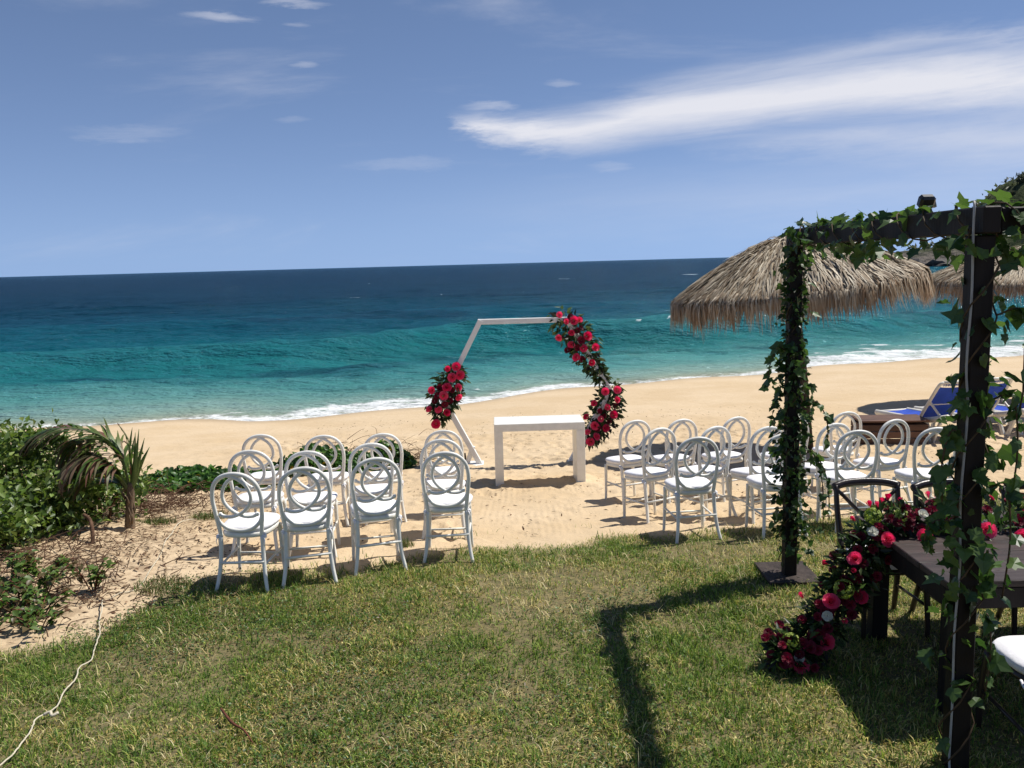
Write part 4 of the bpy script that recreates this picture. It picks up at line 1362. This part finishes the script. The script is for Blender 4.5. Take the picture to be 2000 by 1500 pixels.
cc = make_cross_chair()
for i, (x, y, a, lb) in enumerate(((2.345, 5.46, 180, 'dark cross-back chair at the left end of the far side of the dining table'),
                                   (2.860, 5.43, 182, 'dark cross-back chair behind the nearer post, second along the far side'),
                                   (3.375, 5.30, 178, 'dark cross-back chair at the right edge of the picture, third along the far side'),
                                   (2.505, 3.66, -2, 'dark chair with white cushion on the near side of the dining table'))):
    o = cc if i == 0 else copy_tree(cc)
    o.location = (x, y, gzf(x, y) - 0.003)
    o.rotation_euler = (0, 0, R(a))
    tag(o, lb, 'chair', 'dark cross-back dining chairs')

gar = tag(empty('flower_runner', (2.0, 4.85, 0.4)), 'flower runner of pink and burgundy blooms spilling off the dark table to the grass', 'flowers')
path = spline([(4.6, 4.95, 0.80), (3.6, 4.93, 0.80), (2.9, 4.92, 0.81), (2.35, 4.93, 0.81), (2.12, 4.90, 0.74), (1.98, 4.86, 0.52), (1.83, 4.82, 0.28), (1.62, 4.78, 0.09), (1.55, 4.76, 0.07)], 4)
foliage(gar, path, [0.12, 0.13, 0.13, 0.13, 0.13, 0.13, 0.13, 0.10], 3400, 0.062, GREENS, out=0.6)
foliage(gar, path, [0.15, 0.17, 0.17, 0.17, 0.17, 0.15, 0.13], 420, 0.075, [(0.07, 0.12, 0.035), (0.10, 0.15, 0.05), (0.05, 0.075, 0.045)], 'trailing_leaves', out=0.7, w=0.3, hang=0.0)
PA = np.array([tuple(p) for p in path])


def on_runner(x, y, z, me, nm, size):
    c = PA[np.argmin(np.linalg.norm(PA - np.array([x, y, z]), axis=1))]
    f = Vector((x, y, z)) - Vector(c)
    put(nm, me, gar, (x, y, max(z, 0.05)), size * random.uniform(0.9, 1.1), f.normalized() * 0.6 + Vector((-0.15, -0.6, 0.45)) + Vector(unit(1)[0]) * 0.25)


for p in ((2.14, 4.75, 0.77), (2.35, 4.75, 0.78), (2.71, 4.75, 0.81), (1.94, 4.73, 0.67), (2.91, 4.75, 0.76), (2.49, 4.86, 0.87), (2.99, 4.86, 0.85),
          (1.98, 4.72, 0.44), (1.80, 4.70, 0.43), (1.78, 4.70, 0.18), (1.63, 4.67, 0.05), (3.3, 4.78, 0.84), (3.7, 4.76, 0.86), (4.1, 4.8, 0.88)):
    on_runner(*p, random.choice(ROSES), 'rose', 0.083)
for p in ((2.03, 4.98, 0.82), (2.2, 5.0, 0.92), (2.24, 5.0, 0.94), (2.13, 5.0, 0.90), (2.17, 4.98, 0.90), (3.01, 5.0, 0.90), (2.32, 5.0, 0.92), (2.48, 5.0, 0.95), (2.54, 5.0, 0.93), (2.61, 5.0, 0.92), (2.87, 5.0, 0.92),
          (1.93, 4.72, 0.60), (1.64, 4.70, 0.16), (1.88, 4.70, 0.31), (1.70, 4.90, 0.38), (1.86, 4.95, 0.56)):
    on_runner(*p, BUD, 'rose_bud', 0.075)
for p in ((1.78, 4.70, 0.34), (1.61, 4.66, 0.11), (2.06, 4.78, 0.81), (2.36, 4.80, 0.90), (3.2, 4.82, 0.92)):
    on_runner(*p, WHITEF, 'white_carnation', 0.056)
for p in ((1.88, 4.72, 0.49), (1.54, 4.70, 0.06), (1.58, 4.72, 0.18), (2.09, 4.85, 0.88), (2.25, 4.84, 0.87), (2.62, 4.84, 0.90), (3.45, 4.85, 0.9)):
    on_runner(*p, HYD, 'hydrangea', 0.108)
for k in range(130):
    i = random.randrange(len(PA))
    d = Vector((random.gauss(0, 0.5), random.gauss(-0.6, 0.6), random.gauss(0.55, 0.5))).normalized()
    q_ = PA[i] + np.array(d) * random.uniform(0.12, 0.155) + np.array([random.uniform(-0.06, 0.06), 0, 0])
    on_runner(*q_, random.choice(CARN), 'carnation', 0.055)
# ------------------------------------------------------------------ shrubs, palm, creepers on the left
BUSH = [(0.055, 0.100, 0.018), (0.10, 0.165, 0.028), (0.15, 0.22, 0.042), (0.21, 0.27, 0.065), (0.07, 0.11, 0.028)]


def shrub(x, y, rx, ry, h, n, label, leaf=0.078, name='shrub', pal=BUSH):
    z = gzf(x, y)
    root = tag(empty(name, (x, y, z)), label, 'shrub', 'shrubs on the dune')
    b = MB()
    tips = []
    for k in range(16):
        a = random.uniform(0, 6.28)
        r = random.random() ** 0.6
        tip = Vector((math.cos(a) * rx * r, math.sin(a) * ry * r, h * random.uniform(0.6, 1.0) * (1.1 - 0.5 * r)))
        st_ = Vector((tip.x * 0.25, tip.y * 0.25, -0.02))
        pts = spline([st_, st_.lerp(tip, 0.5) + Vector((0, 0, 0.08)), tip], 4)
        b.tube(pts, [0.014 - 0.0013 * i for i in range(len(pts))], 5)
        tips.append(tip)
    b.build('branches', M['twig'], root, True)
    T_ = np.array([tuple(t) for t in tips])
    # leaves gather into clumps round the twig ends
    cl = np.concatenate([T_, np.stack([rng.uniform(-rx, rx, 60), rng.uniform(-ry, ry, 60), rng.uniform(0.1, 1.0, 60) * h], 1)])
    e = (cl[:, 0] / rx) ** 2 + (cl[:, 1] / ry) ** 2 + (np.maximum(cl[:, 2] - 0.2 * h, 0) / (h * 0.95)) ** 2
    cl = cl[e < 1.25]
    q = cl[rng.integers(0, len(cl), n)] + rng.normal(0, 0.085, (n, 3)) * np.array([1, 1, 0.8])
    q[:, 2] = np.abs(q[:, 2])
    d = unit(n) + np.array([0, 0, 0.15])
    V, F, c = blade_cloud(q, d, unit(n) * 0.6 + np.array([0.2, -0.1, 1.0]), leaf * rng.uniform(0.6, 1.35, n), leaf * 0.62 * rng.uniform(0.7, 1.2, n), pick(n, pal, 0.2))
    tag(link('foliage', np_mesh('foliage', V, F, M['tint_leaf'], col=c), root), kind='stuff')
    return root


shrub(-5.05, 8.35, 0.85, 0.75, 0.98, 4200, 'large leafy green shrub at the left edge behind the young palm')
shrub(-4.55, 7.55, 0.55, 0.60, 0.52, 2300, 'lower leafy shrub in front of the large one at the left edge')
shrub(-5.9, 9.4, 0.9, 0.9, 0.90, 2600, 'far shrub at the left edge nearest the sea')
shrub(-4.35, 8.75, 0.40, 0.45, 0.55, 1300, 'small shrub under the drooping palm fronds')

# young coconut palm with drooping, half-dried fronds
pz = gzf(-3.77, 8.11)
palm = tag(empty('young_palm', (-3.77, 8.11, pz)), 'young palm with drooping half-dried fronds on the left dune', 'palm')
b = MB()
pts = spline([(0, 0, -0.08), (0.01, 0, 0.10), (0.03, 0.0, 0.28), (0.05, 0, 0.46)], 4)
b.tube(pts, [0.066, 0.058, 0.052, 0.048, 0.045, 0.043, 0.042, 0.041, 0.040, 0.039, 0.036, 0.033, 0.028], 10)
b.build('trunk', M['bark'], palm, True)
b = MB()
for k in range(14):
    a = random.uniform(0, 6.28)
    z = random.uniform(0.0, 0.42)
    r = 0.050 - 0.05 * z
    b.tube([(r * math.cos(a) + 0.06 * z, r * math.sin(a), z), (1.5 * r * math.cos(a) + 0.06 * z, 1.5 * r * math.sin(a), z + 0.05), (1.7 * r * math.cos(a), 1.7 * r * math.sin(a), z + 0.10)], [0.012, 0.008, 0.003], 4)
b.build('leaf_bases', M['bark'], palm, True)
G_ = [(0.06, 0.11, 0.02), (0.09, 0.15, 0.03), (0.13, 0.17, 0.04)]
D_ = [(0.22, 0.15, 0.10), (0.15, 0.085, 0.06), (0.30, 0.22, 0.14), (0.19, 0.09, 0.06), (0.12, 0.11, 0.05)]


def frond(pts, n, lmax, wid, dryness, hang, sidespread=0.8):
    h = spline(pts, 6)
    root_ = MB().tube(h, [0.013 - 0.010 * i / (len(h) - 1) for i in range(len(h))], 6).build('frond', M['green_stem'], palm, True)
    H_ = np.array([tuple(p) for p in h])
    Tn = np.gradient(H_, axis=0)
    Tn /= np.linalg.norm(Tn, axis=1, keepdims=True)
    t = np.linspace(0.18, 1.0, n)
    i = np.minimum((t * (len(H_) - 1)).astype(int), len(H_) - 1)
    V_, F_, C_ = [], [], []
    off = 0
    for s in (-1, 1):
        side = np.cross(Tn[i], np.array([0, 0, 1.0]))
        side /= np.maximum(np.linalg.norm(side, axis=1, keepdims=True), 1e-4)
        ln = lmax * np.sin(np.pi * (0.15 + 0.8 * t)) * rng.uniform(0.75, 1.1, n)
        dry = np.clip(dryness + 0.5 * (t - 0.5) + rng.normal(0, 0.25, n), 0, 1)
        K = 4
        rows = []
        p = H_[i].copy()
        d = Tn[i] * 0.75 + side * s * sidespread * rng.uniform(0.6, 1.1, (n, 1)) + rng.normal(0, 0.08, (n, 3))
        for k in range(K + 1):
            w = wid * (1 - (k / K) ** 1.5) * rng.uniform(0.8, 1.2, n) + 0.001
            u = np.cross(d, np.array([0.2, 0.1, 1.0]))
            u /= np.maximum(np.linalg.norm(u, axis=1, keepdims=True), 1e-4)
            rows += [p - u * w[:, None], p + u * w[:, None]]
            d = d / np.linalg.norm(d, axis=1, keepdims=True)
            p = p + d * (ln / K)[:, None]
            d = d + np.array([0, 0, -1.0]) * (hang * (0.35 + 0.65 * dry))[:, None]
        V_.append(np.stack(rows, 1).reshape(-1, 3))
        base = np.arange(n)[:, None] * (2 * (K + 1)) + off
        F_.append(np.concatenate([base + np.array([[2 * k, 2 * k + 1, 2 * k + 3, 2 * k + 2]]) for k in range(K)], 0))
        off += n * 2 * (K + 1)
        c = np.where(dry[:, None] > 0.55, pick(n, D_, 0.2), pick(n, G_, 0.2))
        C_.append(np.repeat(c, 2 * (K + 1), 0))
    link('leaflets', np_mesh('leaflets', np.concatenate(V_), np.concatenate(F_), M['tint_leaf'], col=np.concatenate(C_)), root_)


frond([(0.04, 0, 0.40), (-0.02, -0.02, 0.75), (-0.19, -0.03, 0.94), (-0.52, -0.02, 1.02), (-0.85, 0.0, 0.93), (-1.02, 0.0, 0.70)], 52, 0.46, 0.020, 0.40, 0.5)
frond([(0.04, 0, 0.40), (-0.04, 0.05, 0.66), (-0.22, 0.08, 0.86), (-0.50, 0.12, 0.86), (-0.68, 0.14, 0.62)], 50, 0.50, 0.019, 0.55, 0.65)
frond([(0.04, 0, 0.38), (-0.06, -0.08, 0.62), (-0.20, -0.16, 0.76), (-0.40, -0.2, 0.70), (-0.50, -0.22, 0.46)], 46, 0.50, 0.022, 0.75, 0.75)
frond([(0.04, 0, 0.36), (-0.10, 0.02, 0.46), (-0.36, 0.03, 0.42), (-0.62, 0.03, 0.24)], 40, 0.40, 0.015, 0.1, 0.15, 0.5)
frond([(0.03, 0, 0.38), (-0.08, -0.06, 0.56), (-0.24, -0.12, 0.58), (-0.40, -0.16, 0.40)], 40, 0.42, 0.018, 0.35, 0.45)
frond([(0.05, 0, 0.40), (0.07, 0.0, 0.62), (0.06, 0.02, 0.85), (-0.02, 0.02, 1.02)], 10, 0.22, 0.012, 0.35, 0.2, 0.25)
b = MB()
for k, (dx, hh) in enumerate(((0.16, 0.99), (0.20, 0.90), (0.12, 0.86), (0.19, 0.72), (0.10, 0.95), (0.22, 0.80))):
    h = spline([(0.045, 0, 0.36), (0.06 + dx * 0.35, 0.01 * k - 0.03, 0.60), (0.03 + dx, 0.012 * k - 0.03, hh)], 5)
    b.tube(h, [0.008, 0.016, 0.022, 0.025, 0.025, 0.023, 0.020, 0.016, 0.012, 0.007, 0.002], 5, flat=0.25, up=(0, 1, 0))
b.build('spear_leaves', simple('palm_spear_green', (0.10, 0.16, 0.035), 0.4, 0.4, 0.3, 14, 0, 1, (1, 1, 0.2)), palm, True)


# beach creeper: round glossy leaves on runners
def creeper(x, y, rx, ry, h, n, rot, label):
    z = gzf(x, y)
    root = tag(empty('beach_creeper', (x, y, z)), label, 'creeper', 'beach creeper patches')
    a = rng.random(n) * 6.2832
    r = rng.random(n) ** 0.5
    u, v = r * np.cos(a) * rx, r * np.sin(a) * ry
    X = u * math.cos(rot) - v * math.sin(rot)
    Y = u * math.sin(rot) + v * math.cos(rot)
    hh = h * (1 - r ** 2 * 0.8) * (0.75 + 0.9 * fbm((X + x) * 3, (Y + y) * 3, 3, 141))
    q = np.stack([X, Y, gz(X + x, Y + y) - z + hh * rng.random(n) ** 0.5 + 0.01], 1)
    # rounded leaf: hexagon-like fan
    up = unit(n) * 0.75 + np.array([0.15, -0.25, 0.8])
    up /= np.linalg.norm(up, axis=1, keepdims=True)
    s1 = np.cross(up, unit(n))
    s1 /= np.linalg.norm(s1, axis=1, keepdims=True)
    s2 = np.cross(up, s1)
    rad = rng.uniform(0.030, 0.055, n)[:, None]
    V = [q - up * rad * 0.22]
    for k in range(7):
        t = 6.2832 * k / 7
        V.append(q + (s1 * math.cos(t) + s2 * math.sin(t) * 0.86) * rad + up * rad * (0.25 * abs(math.sin(t))))
    V = np.stack(V, 1).reshape(-1, 3)
    base = np.arange(n)[:, None] * 8
    F = np.concatenate([base + np.array([[0, 1 + k, 1 + (k + 1) % 7]]) for k in range(7)], 0)
    c = pick(n, [(0.045, 0.115, 0.022), (0.075, 0.17, 0.032), (0.11, 0.215, 0.045), (0.03, 0.075, 0.018)], 0.2)
    yl = rng.random(n) < 0.012
    c[yl] = (0.45, 0.28, 0.03)
    tag(link('foliage', np_mesh('foliage', V, F, M['tint_leaf'], True, col=np.repeat(c, 8, 0)), root), kind='stuff')
    b_ = MB()
    for k in range(14):
        a_ = random.uniform(0, 6.28)
        e = [(rx * t * math.cos(a_ + 0.3 * t), ry * t * math.sin(a_ + 0.3 * t)) for t in (0.2, 0.5, 0.8, 1.08)]
        p_ = [(ex, ey, gzf(x + ex, y + ey) - z + 0.015) for ex, ey in e]
        b_.tube(spline(p_, 3), 0.005, 4)
    b_.build('runners', M['green_stem'], root, True)


creeper(-4.15, 11.15, 1.05, 0.62, 0.34, 1900, 0.25, 'creeper patch of glossy round leaves between the palm and the left chairs')
creeper(-2.75, 12.3, 0.95, 0.50, 0.40, 1400, 0.15, 'creeper patch behind the back row of the left chairs')
creeper(-1.85, 12.5, 0.38, 0.35, 0.46, 520, 0.0, 'small upright creeper clump at the right end of the brushwood')
creeper(-5.6, 11.0, 0.7, 0.6, 0.30, 700, 0.0, 'creeper patch at the left edge behind the shrubs')


# tangles of dry brushwood
def brush(x, y, rx, ry, h, n, label, ln=0.3):
    root_z = gzf(x, y)
    b_ = MB()
    for k in range(n):
        px, py = random.gauss(0, rx * 0.5), random.gauss(0, ry * 0.5)
        a_ = random.uniform(0, 6.28)
        l_ = ln * random.uniform(0.4, 1.3)
        z0 = gzf(x + px, y + py) - root_z + abs(random.gauss(0, h * 0.45))
        d_ = Vector((math.cos(a_), math.sin(a_), random.gauss(0.1, 0.35)))
        p0 = Vector((px, py, z0))
        p1 = p0 + d_ * l_ * 0.5 + Vector((random.gauss(0, 0.02), random.gauss(0, 0.02), random.gauss(0.015, 0.015)))
        p2 = p0 + d_ * l_ + Vector((random.gauss(0, 0.06), random.gauss(0, 0.06), -0.02))
        b_.tube(spline([p0, p1, p2], 3), [0.0042, 0.004, 0.0036, 0.003, 0.0026, 0.002, 0.0014], 4, cap=False)
    o = b_.build('brushwood', M['twig'], loc=(x, y, root_z))
    tag(o, label, 'brushwood', kind='stuff')


brush(-2.55, 12.75, 0.75, 0.3, 0.38, 230, 'tangle of dry brushwood behind the left chairs')
brush(-1.62, 12.75, 0.42, 0.3, 0.30, 130, 'dry brushwood at the right end of the creeper behind the left chairs')
brush(-4.0, 9.3, 0.9, 0.7, 0.22, 420, 'dry brushwood heaped behind the young palm', 0.28)
brush(-4.3, 6.9, 1.0, 0.6, 0.10, 260, 'dry twigs scattered on the sand below the shrubs', 0.25)
brush(-3.5, 6.2, 0.8, 0.7, 0.05, 240, 'dry twigs among the red-stemmed weeds', 0.16)
tag(MB().tube(spline([(-3.95, 7.62, gzf(-3.95, 7.62) + 0.22), (-3.86, 7.55, gzf(-3.86, 7.55) + 0.18), (-3.80, 7.45, gzf(-3.8, 7.45) + 0.06), (-3.79, 7.40, gzf(-3.79, 7.40) - 0.02)], 4), [0.016] * 6 + [0.018] * 7, 6).build('dead_branch', M['twig'], smooth=True),
    'crooked dead branch stuck in the sand left of the young palm', 'branch')
tag(MB().tube(spline([(-1.62, 4.35, 0.06), (-1.52, 4.22, 0.05), (-1.44, 4.16, 0.04), (-1.36, 4.05, 0.03)], 4), [0.006, 0.007, 0.007, 0.008, 0.008, 0.007, 0.007, 0.006, 0.006, 0.005, 0.004, 0.004, 0.003], 5).build('dry_stick', M['red_stem'], smooth=True),
    'reddish dry stick lying in the lawn at the bottom of the picture', 'stick')


# broad-leaved weeds with reddish stems
def weed(x, y, h, n, label, sp=0.28):
    z = gzf(x, y)
    root = tag(empty('broadleaf_weed', (x, y, z)), label, 'weed', 'weeds at the lawn corner')
    P, Dd = [], []
    b_ = MB()
    for k in range(7):
        a_ = random.uniform(0, 6.28)
        e = Vector((math.cos(a_) * sp * random.uniform(0.4, 1), math.sin(a_) * sp * random.uniform(0.4, 1), h * random.uniform(0.55, 1.05)))
        s_ = spline([(e.x * 0.1, e.y * 0.1, -0.02), (e.x * 0.5, e.y * 0.5, e.z * 0.6), e], 4)
        b_.tube(s_, [0.005] * 5 + [0.004] * 4, 4)
        for _ in range(n // 7):
            t = random.uniform(0.35, 1.0)
            q_ = s_[min(int(t * 8), 8)]
            P.append(q_ + Vector((random.gauss(0, 0.02), random.gauss(0, 0.02), 0)))
            Dd.append((random.gauss(0, 1), random.gauss(0, 1), random.gauss(0.1, 0.4)))
    b_.build('stems', M['red_stem'], root, True)
    P = np.array([tuple(p) for p in P])
    Dd = np.array(Dd)
    k = len(P)
    V, F, c = blade_cloud(P, Dd, np.array([0.1, -0.1, 1.0]) + unit(k) * 0.35, 0.062 * rng.uniform(0.5, 1.3, k), 0.05 * rng.uniform(0.6, 1.2, k), pick(k, [(0.06, 0.12, 0.02), (0.10, 0.17, 0.03), (0.13, 0.20, 0.045), (0.10, 0.075, 0.03)], 0.15), droop=0.2)
    tag(link('foliage', np_mesh('foliage', V, F, M['tint_leaf'], col=c), root), kind='stuff')


for i, (x, y, h, n, lb) in enumerate(((-3.86, 6.25, 0.30, 150, 'red-stemmed weed at the left edge below the shrubs'),
                                      (-3.50, 6.02, 0.30, 160, 'red-stemmed weed with broad leaves, tallest of the group left of the rope'),
                                      (-3.24, 6.28, 0.26, 80, 'dark twiggy weed nearest the rope bend'),
                                      (-3.72, 5.62, 0.22, 140, 'low broad-leaved weed at the left edge of the lawn'),
                                      (-3.28, 5.58, 0.14, 70, 'small low weed between the rope and the lawn corner'),
                                      (-3.95, 5.85, 0.25, 120, 'broad-leaved weed cut by the left edge of the picture'),
                                      (-3.70, 6.48, 0.22, 110, 'bushy low weed just below the dead branch'),
                                      (-3.58, 5.86, 0.20, 110, 'spreading weed in the middle of the patch left of the rope'),
                                      (-3.38, 5.78, 0.17, 90, 'small weed between the tallest weed and the rope'))):
    weed(x, y, h, n, lb)

# white cord lying over sand and grass
rp = [(-3.30, 8.60), (-3.40, 8.42), (-3.23, 7.72), (-3.09, 7.22), (-2.93, 6.56), (-2.91, 6.24), (-3.0, 6.12), (-3.02, 5.98), (-2.91, 5.7), (-2.78, 5.4), (-2.68, 5.1), (-2.67, 4.94), (-2.63, 4.74), (-2.58, 4.5), (-2.61, 4.34), (-2.57, 4.17), (-2.55, 3.94), (-2.62, 3.6), (-2.5, 3.1)]
h = spline([(x, y, 0) for x, y in rp], 8)
h = [Vector((p.x + 0.007 * math.sin(i * 0.55) + random.gauss(0, 0.0015), p.y + 0.006 * math.cos(i * 0.4), gzf(p.x, p.y) + 0.012 + (0.026 if p.y < 6.0 else 0.0) + 0.006 * math.sin(i * 0.45))) for i, p in enumerate(h)]
rope = empty('rope', (-2.9, 6.2, 0))
tag(rope, 'thin white rope snaking from the sand across the lawn on the left', 'rope')
MB().tube([p - Vector((-2.9, 6.2, 0)) for p in h], 0.0046, 6).build('cord', M['rope'], rope, True)
k0 = Vector((-2.585, 4.36, gzf(-2.58, 4.36) + 0.05)) - Vector((-2.9, 6.2, 0))
MB().tube(spline([k0, k0 + Vector((0.03, 0.01, 0.01)), k0 + Vector((0.05, -0.01, 0.0)), k0 + Vector((0.075, 0.012, 0.005))], 4), 0.009, 5).build('knot', M['rope'], rope, True)

# ------------------------------------------------------------------ grass of the lawn
def scatter(n, x0, x1, y0, y1, pw=1.0):
    X = rng.uniform(x0, x1, n)
    Y = y0 + (y1 - y0) * rng.random(n) ** pw
    return X, Y


def grass_mesh(X, Y, L, Wd, lean, col, K=2):
    n = len(X)
    Z = gz(X, Y) + 0.02 * fbm(X * 3, Y * 3, 3, 51)
    az_ = rng.random(n) * 6.2832
    d = np.stack([np.cos(az_), np.sin(az_), np.zeros(n)], 1)
    s = np.stack([-np.sin(az_ + rng.normal(0, 0.5, n)), np.cos(az_), np.zeros(n)], 1) * Wd[:, None]
    P = np.stack([X, Y, Z - 0.004], 1)
    up = np.array([0, 0, 1.0])
    m1 = P + (d * np.sin(lean * 0.6)[:, None] + up * np.cos(lean * 0.6)[:, None]) * (L * 0.5)[:, None]
    tip = m1 + (d * np.sin(lean * 1.35)[:, None] + up * np.cos(lean * 1.35)[:, None]) * (L * 0.55)[:, None]
    tip[:, 2] = np.maximum(tip[:, 2], Z + 0.003)
    V = np.stack([P - s, P + s, m1 - s * 0.85, m1 + s * 0.85, tip], 1).reshape(-1, 3)
    b_ = np.arange(n)[:, None] * 5
    F4 = b_ + np.array([[0, 1, 3, 2]])
    F3 = b_ + np.array([[2, 3, 4]])
    return V, [F4, F3], np.repeat(col, 5, 0)


n = 560000
X, Y = scatter(n, -5.2, 5.9, 2.9, 9.2, 1.1)
keep = (np.abs(X) < 0.62 * Y + 0.5)
X, Y = X[keep], Y[keep]
n = len(X)
ld = lawn_d(X, Y)
bare = fbm(X * 1.3, Y * 1.3, 4, 151)
dens = sm(ld, -0.12, 0.30) * (0.22 + 0.78 * sm(0.16 - bare, -0.02, 0.16))
dens = np.maximum(dens, 0.10 * sm(ld, -0.7, 0.0) * sm(fbm(X * 4, Y * 4, 3, 153), 0.08, 0.2))
ok = rng.random(n) < dens
X, Y = X[ok], Y[ok]
n = len(X)
dry = fbm(X * 0.8, Y * 0.8, 3, 155) * 1.5 + 1.3 * fbm(X * 3.5, Y * 3.5, 3, 157) + 0.10 + 0.07 * X - 0.02 * (Y - 5)
pd = np.clip(0.36 + dry * 1.7, 0.02, 0.95)
isdry = rng.random(n) < pd * 0.48
col = np.where(isdry[:, None], pick(n, [(0.55, 0.47, 0.15), (0.68, 0.59, 0.26), (0.44, 0.36, 0.10), (0.25, 0.19, 0.06)], 0.15),
               pick(n, [(0.060, 0.125, 0.022), (0.11, 0.195, 0.030), (0.17, 0.26, 0.040), (0.27, 0.34, 0.065)], 0.18))
L = rng.uniform(0.024, 0.060, n) * (0.55 + 1.7 * np.clip(0.6 * fbm(X * 2, Y * 2, 3, 159) + fbm(X * 8, Y * 8, 2, 160) + 0.3, 0, 1))
V, F, c = grass_mesh(X, Y, L, rng.uniform(0.0016, 0.0036, n), np.abs(rng.normal(0.85, 0.45, n)) + isdry * 0.35, col)
tag(link('lawn_grass', np_mesh('lawn_grass', V, F, M['grass'], col=c)), 'short patchy green and straw-coloured lawn grass', 'grass', kind='stuff')

# longer straw runners lying over the turf
n = 26000
X, Y = scatter(n, -4.0, 5.0, 2.9, 8.4)
ok = (lawn_d(X, Y) > 0.0) & (fbm(X * 1.8, Y * 1.8, 4, 161) + 0.5 * fbm(X * 6, Y * 6, 2, 162) > 0.0)
X, Y = X[ok], Y[ok]
n = len(X)
V, F, c = grass_mesh(X, Y, rng.uniform(0.05, 0.12, n), rng.uniform(0.0012, 0.0024, n), rng.uniform(0.75, 1.35, n), pick(n, [(0.66, 0.56, 0.28), (0.54, 0.44, 0.18), (0.38, 0.30, 0.11), (0.70, 0.62, 0.36)], 0.12))
tag(link('straw_runners', np_mesh('straw_runners', V, F, M['grass'], col=c)), 'long pale straw runners lying over the lawn', 'grass', kind='stuff')

# small broad leaves of clover and creeping weeds, mostly on the left
n = 60000
X, Y = scatter(n, -4.6, 2.5, 2.9, 7.2)
ok = (lawn_d(X, Y) > -0.15) & (rng.random(n) < sm(-0.07 * X + fbm(X * 0.9, Y * 0.9, 3, 163) * 1.6, -0.05, 0.45))
X, Y = X[ok], Y[ok]
n = len(X)
P = np.stack([X, Y, gz(X, Y) + rng.uniform(0.012, 0.045, n)], 1)
d = unit(n) * np.array([1, 1, 0.35])
V, F, c = blade_cloud(P, d, np.array([0, 0, 1.0]) + unit(n) * 0.5, rng.uniform(0.012, 0.026, n), rng.uniform(0.010, 0.018, n),
                      pick(n, [(0.045, 0.095, 0.02), (0.07, 0.135, 0.03), (0.10, 0.16, 0.035), (0.15, 0.10, 0.04)], 0.2))
tag(link('clover', np_mesh('clover', V, F, M['tint_leaf'], col=c)), 'low clover and creeping weeds in the left half of the lawn', 'ground cover', kind='stuff')

# small tufts on the bare sand
def tuft(x, y, r, n, label):
    a = rng.random(n) * 6.2832
    rr = r * rng.random(n) ** 0.6
    V, F, c = grass_mesh(x + rr * np.cos(a), y + rr * np.sin(a) * 0.8, rng.uniform(0.04, 0.10, n), rng.uniform(0.0018, 0.0035, n), np.abs(rng.normal(0.6, 0.35, n)),
                         pick(n, [(0.06, 0.10, 0.02), (0.09, 0.14, 0.03), (0.20, 0.18, 0.07)], 0.2))
    zc = gzf(x, y)
    o = link('grass_tuft', np_mesh('grass_tuft', V - np.array([x, y, zc]), F, M['grass'], col=c), loc=(x, y, zc))
    tag(o, label, 'grass tuft', 'grass tufts on the sand')


tuft(-3.62, 8.45, 0.17, 420, 'grass tuft on the sand right of the palm trunk')
tuft(-3.22, 8.75, 0.20, 380, 'grass tuft at the upper end of the white rope')
tuft(-2.72, 6.30, 0.22, 520, 'grass tuft at the lawn corner beside the rope')
tuft(-0.98, 7.28, 0.08, 160, 'small grass tuft on the sand by the left chairs')

# dead leaves, chips and weed scraps on the sand
n = 2600
X = rng.uniform(-4.5, 10, n)
Y = 6.8 + 13 * rng.random(n) ** 1.3
ok = (lawn_d(X, Y) < -0.05) & (fbm(X * 0.8, Y * 0.8, 3, 171) > -0.06)
X, Y = X[ok], Y[ok]
n2 = 2600
X = np.concatenate([X, rng.normal(-3.6, 0.7, n2)])
Y = np.concatenate([Y, rng.normal(7.3, 1.1, n2)])
ok = lawn_d(X, Y) < 0.1
X, Y = X[ok], Y[ok]
n = len(X)
P = np.stack([X, Y, gz(X, Y) + 0.012], 1)
V, F, c = blade_cloud(P, unit(n) * np.array([1, 1, 0.25]), np.array([0, 0, 1.0]) + unit(n) * 0.4, rng.uniform(0.02, 0.075, n), rng.uniform(0.006, 0.022, n),
                      pick(n, [(0.11, 0.06, 0.035), (0.17, 0.10, 0.06), (0.06, 0.04, 0.028), (0.24, 0.17, 0.10)], 0.2))
tag(link('beach_litter', np_mesh('beach_litter', V, F, M['dry'], col=c)), 'dead leaves and scraps of dry weed strewn on the sand', 'litter', kind='stuff')
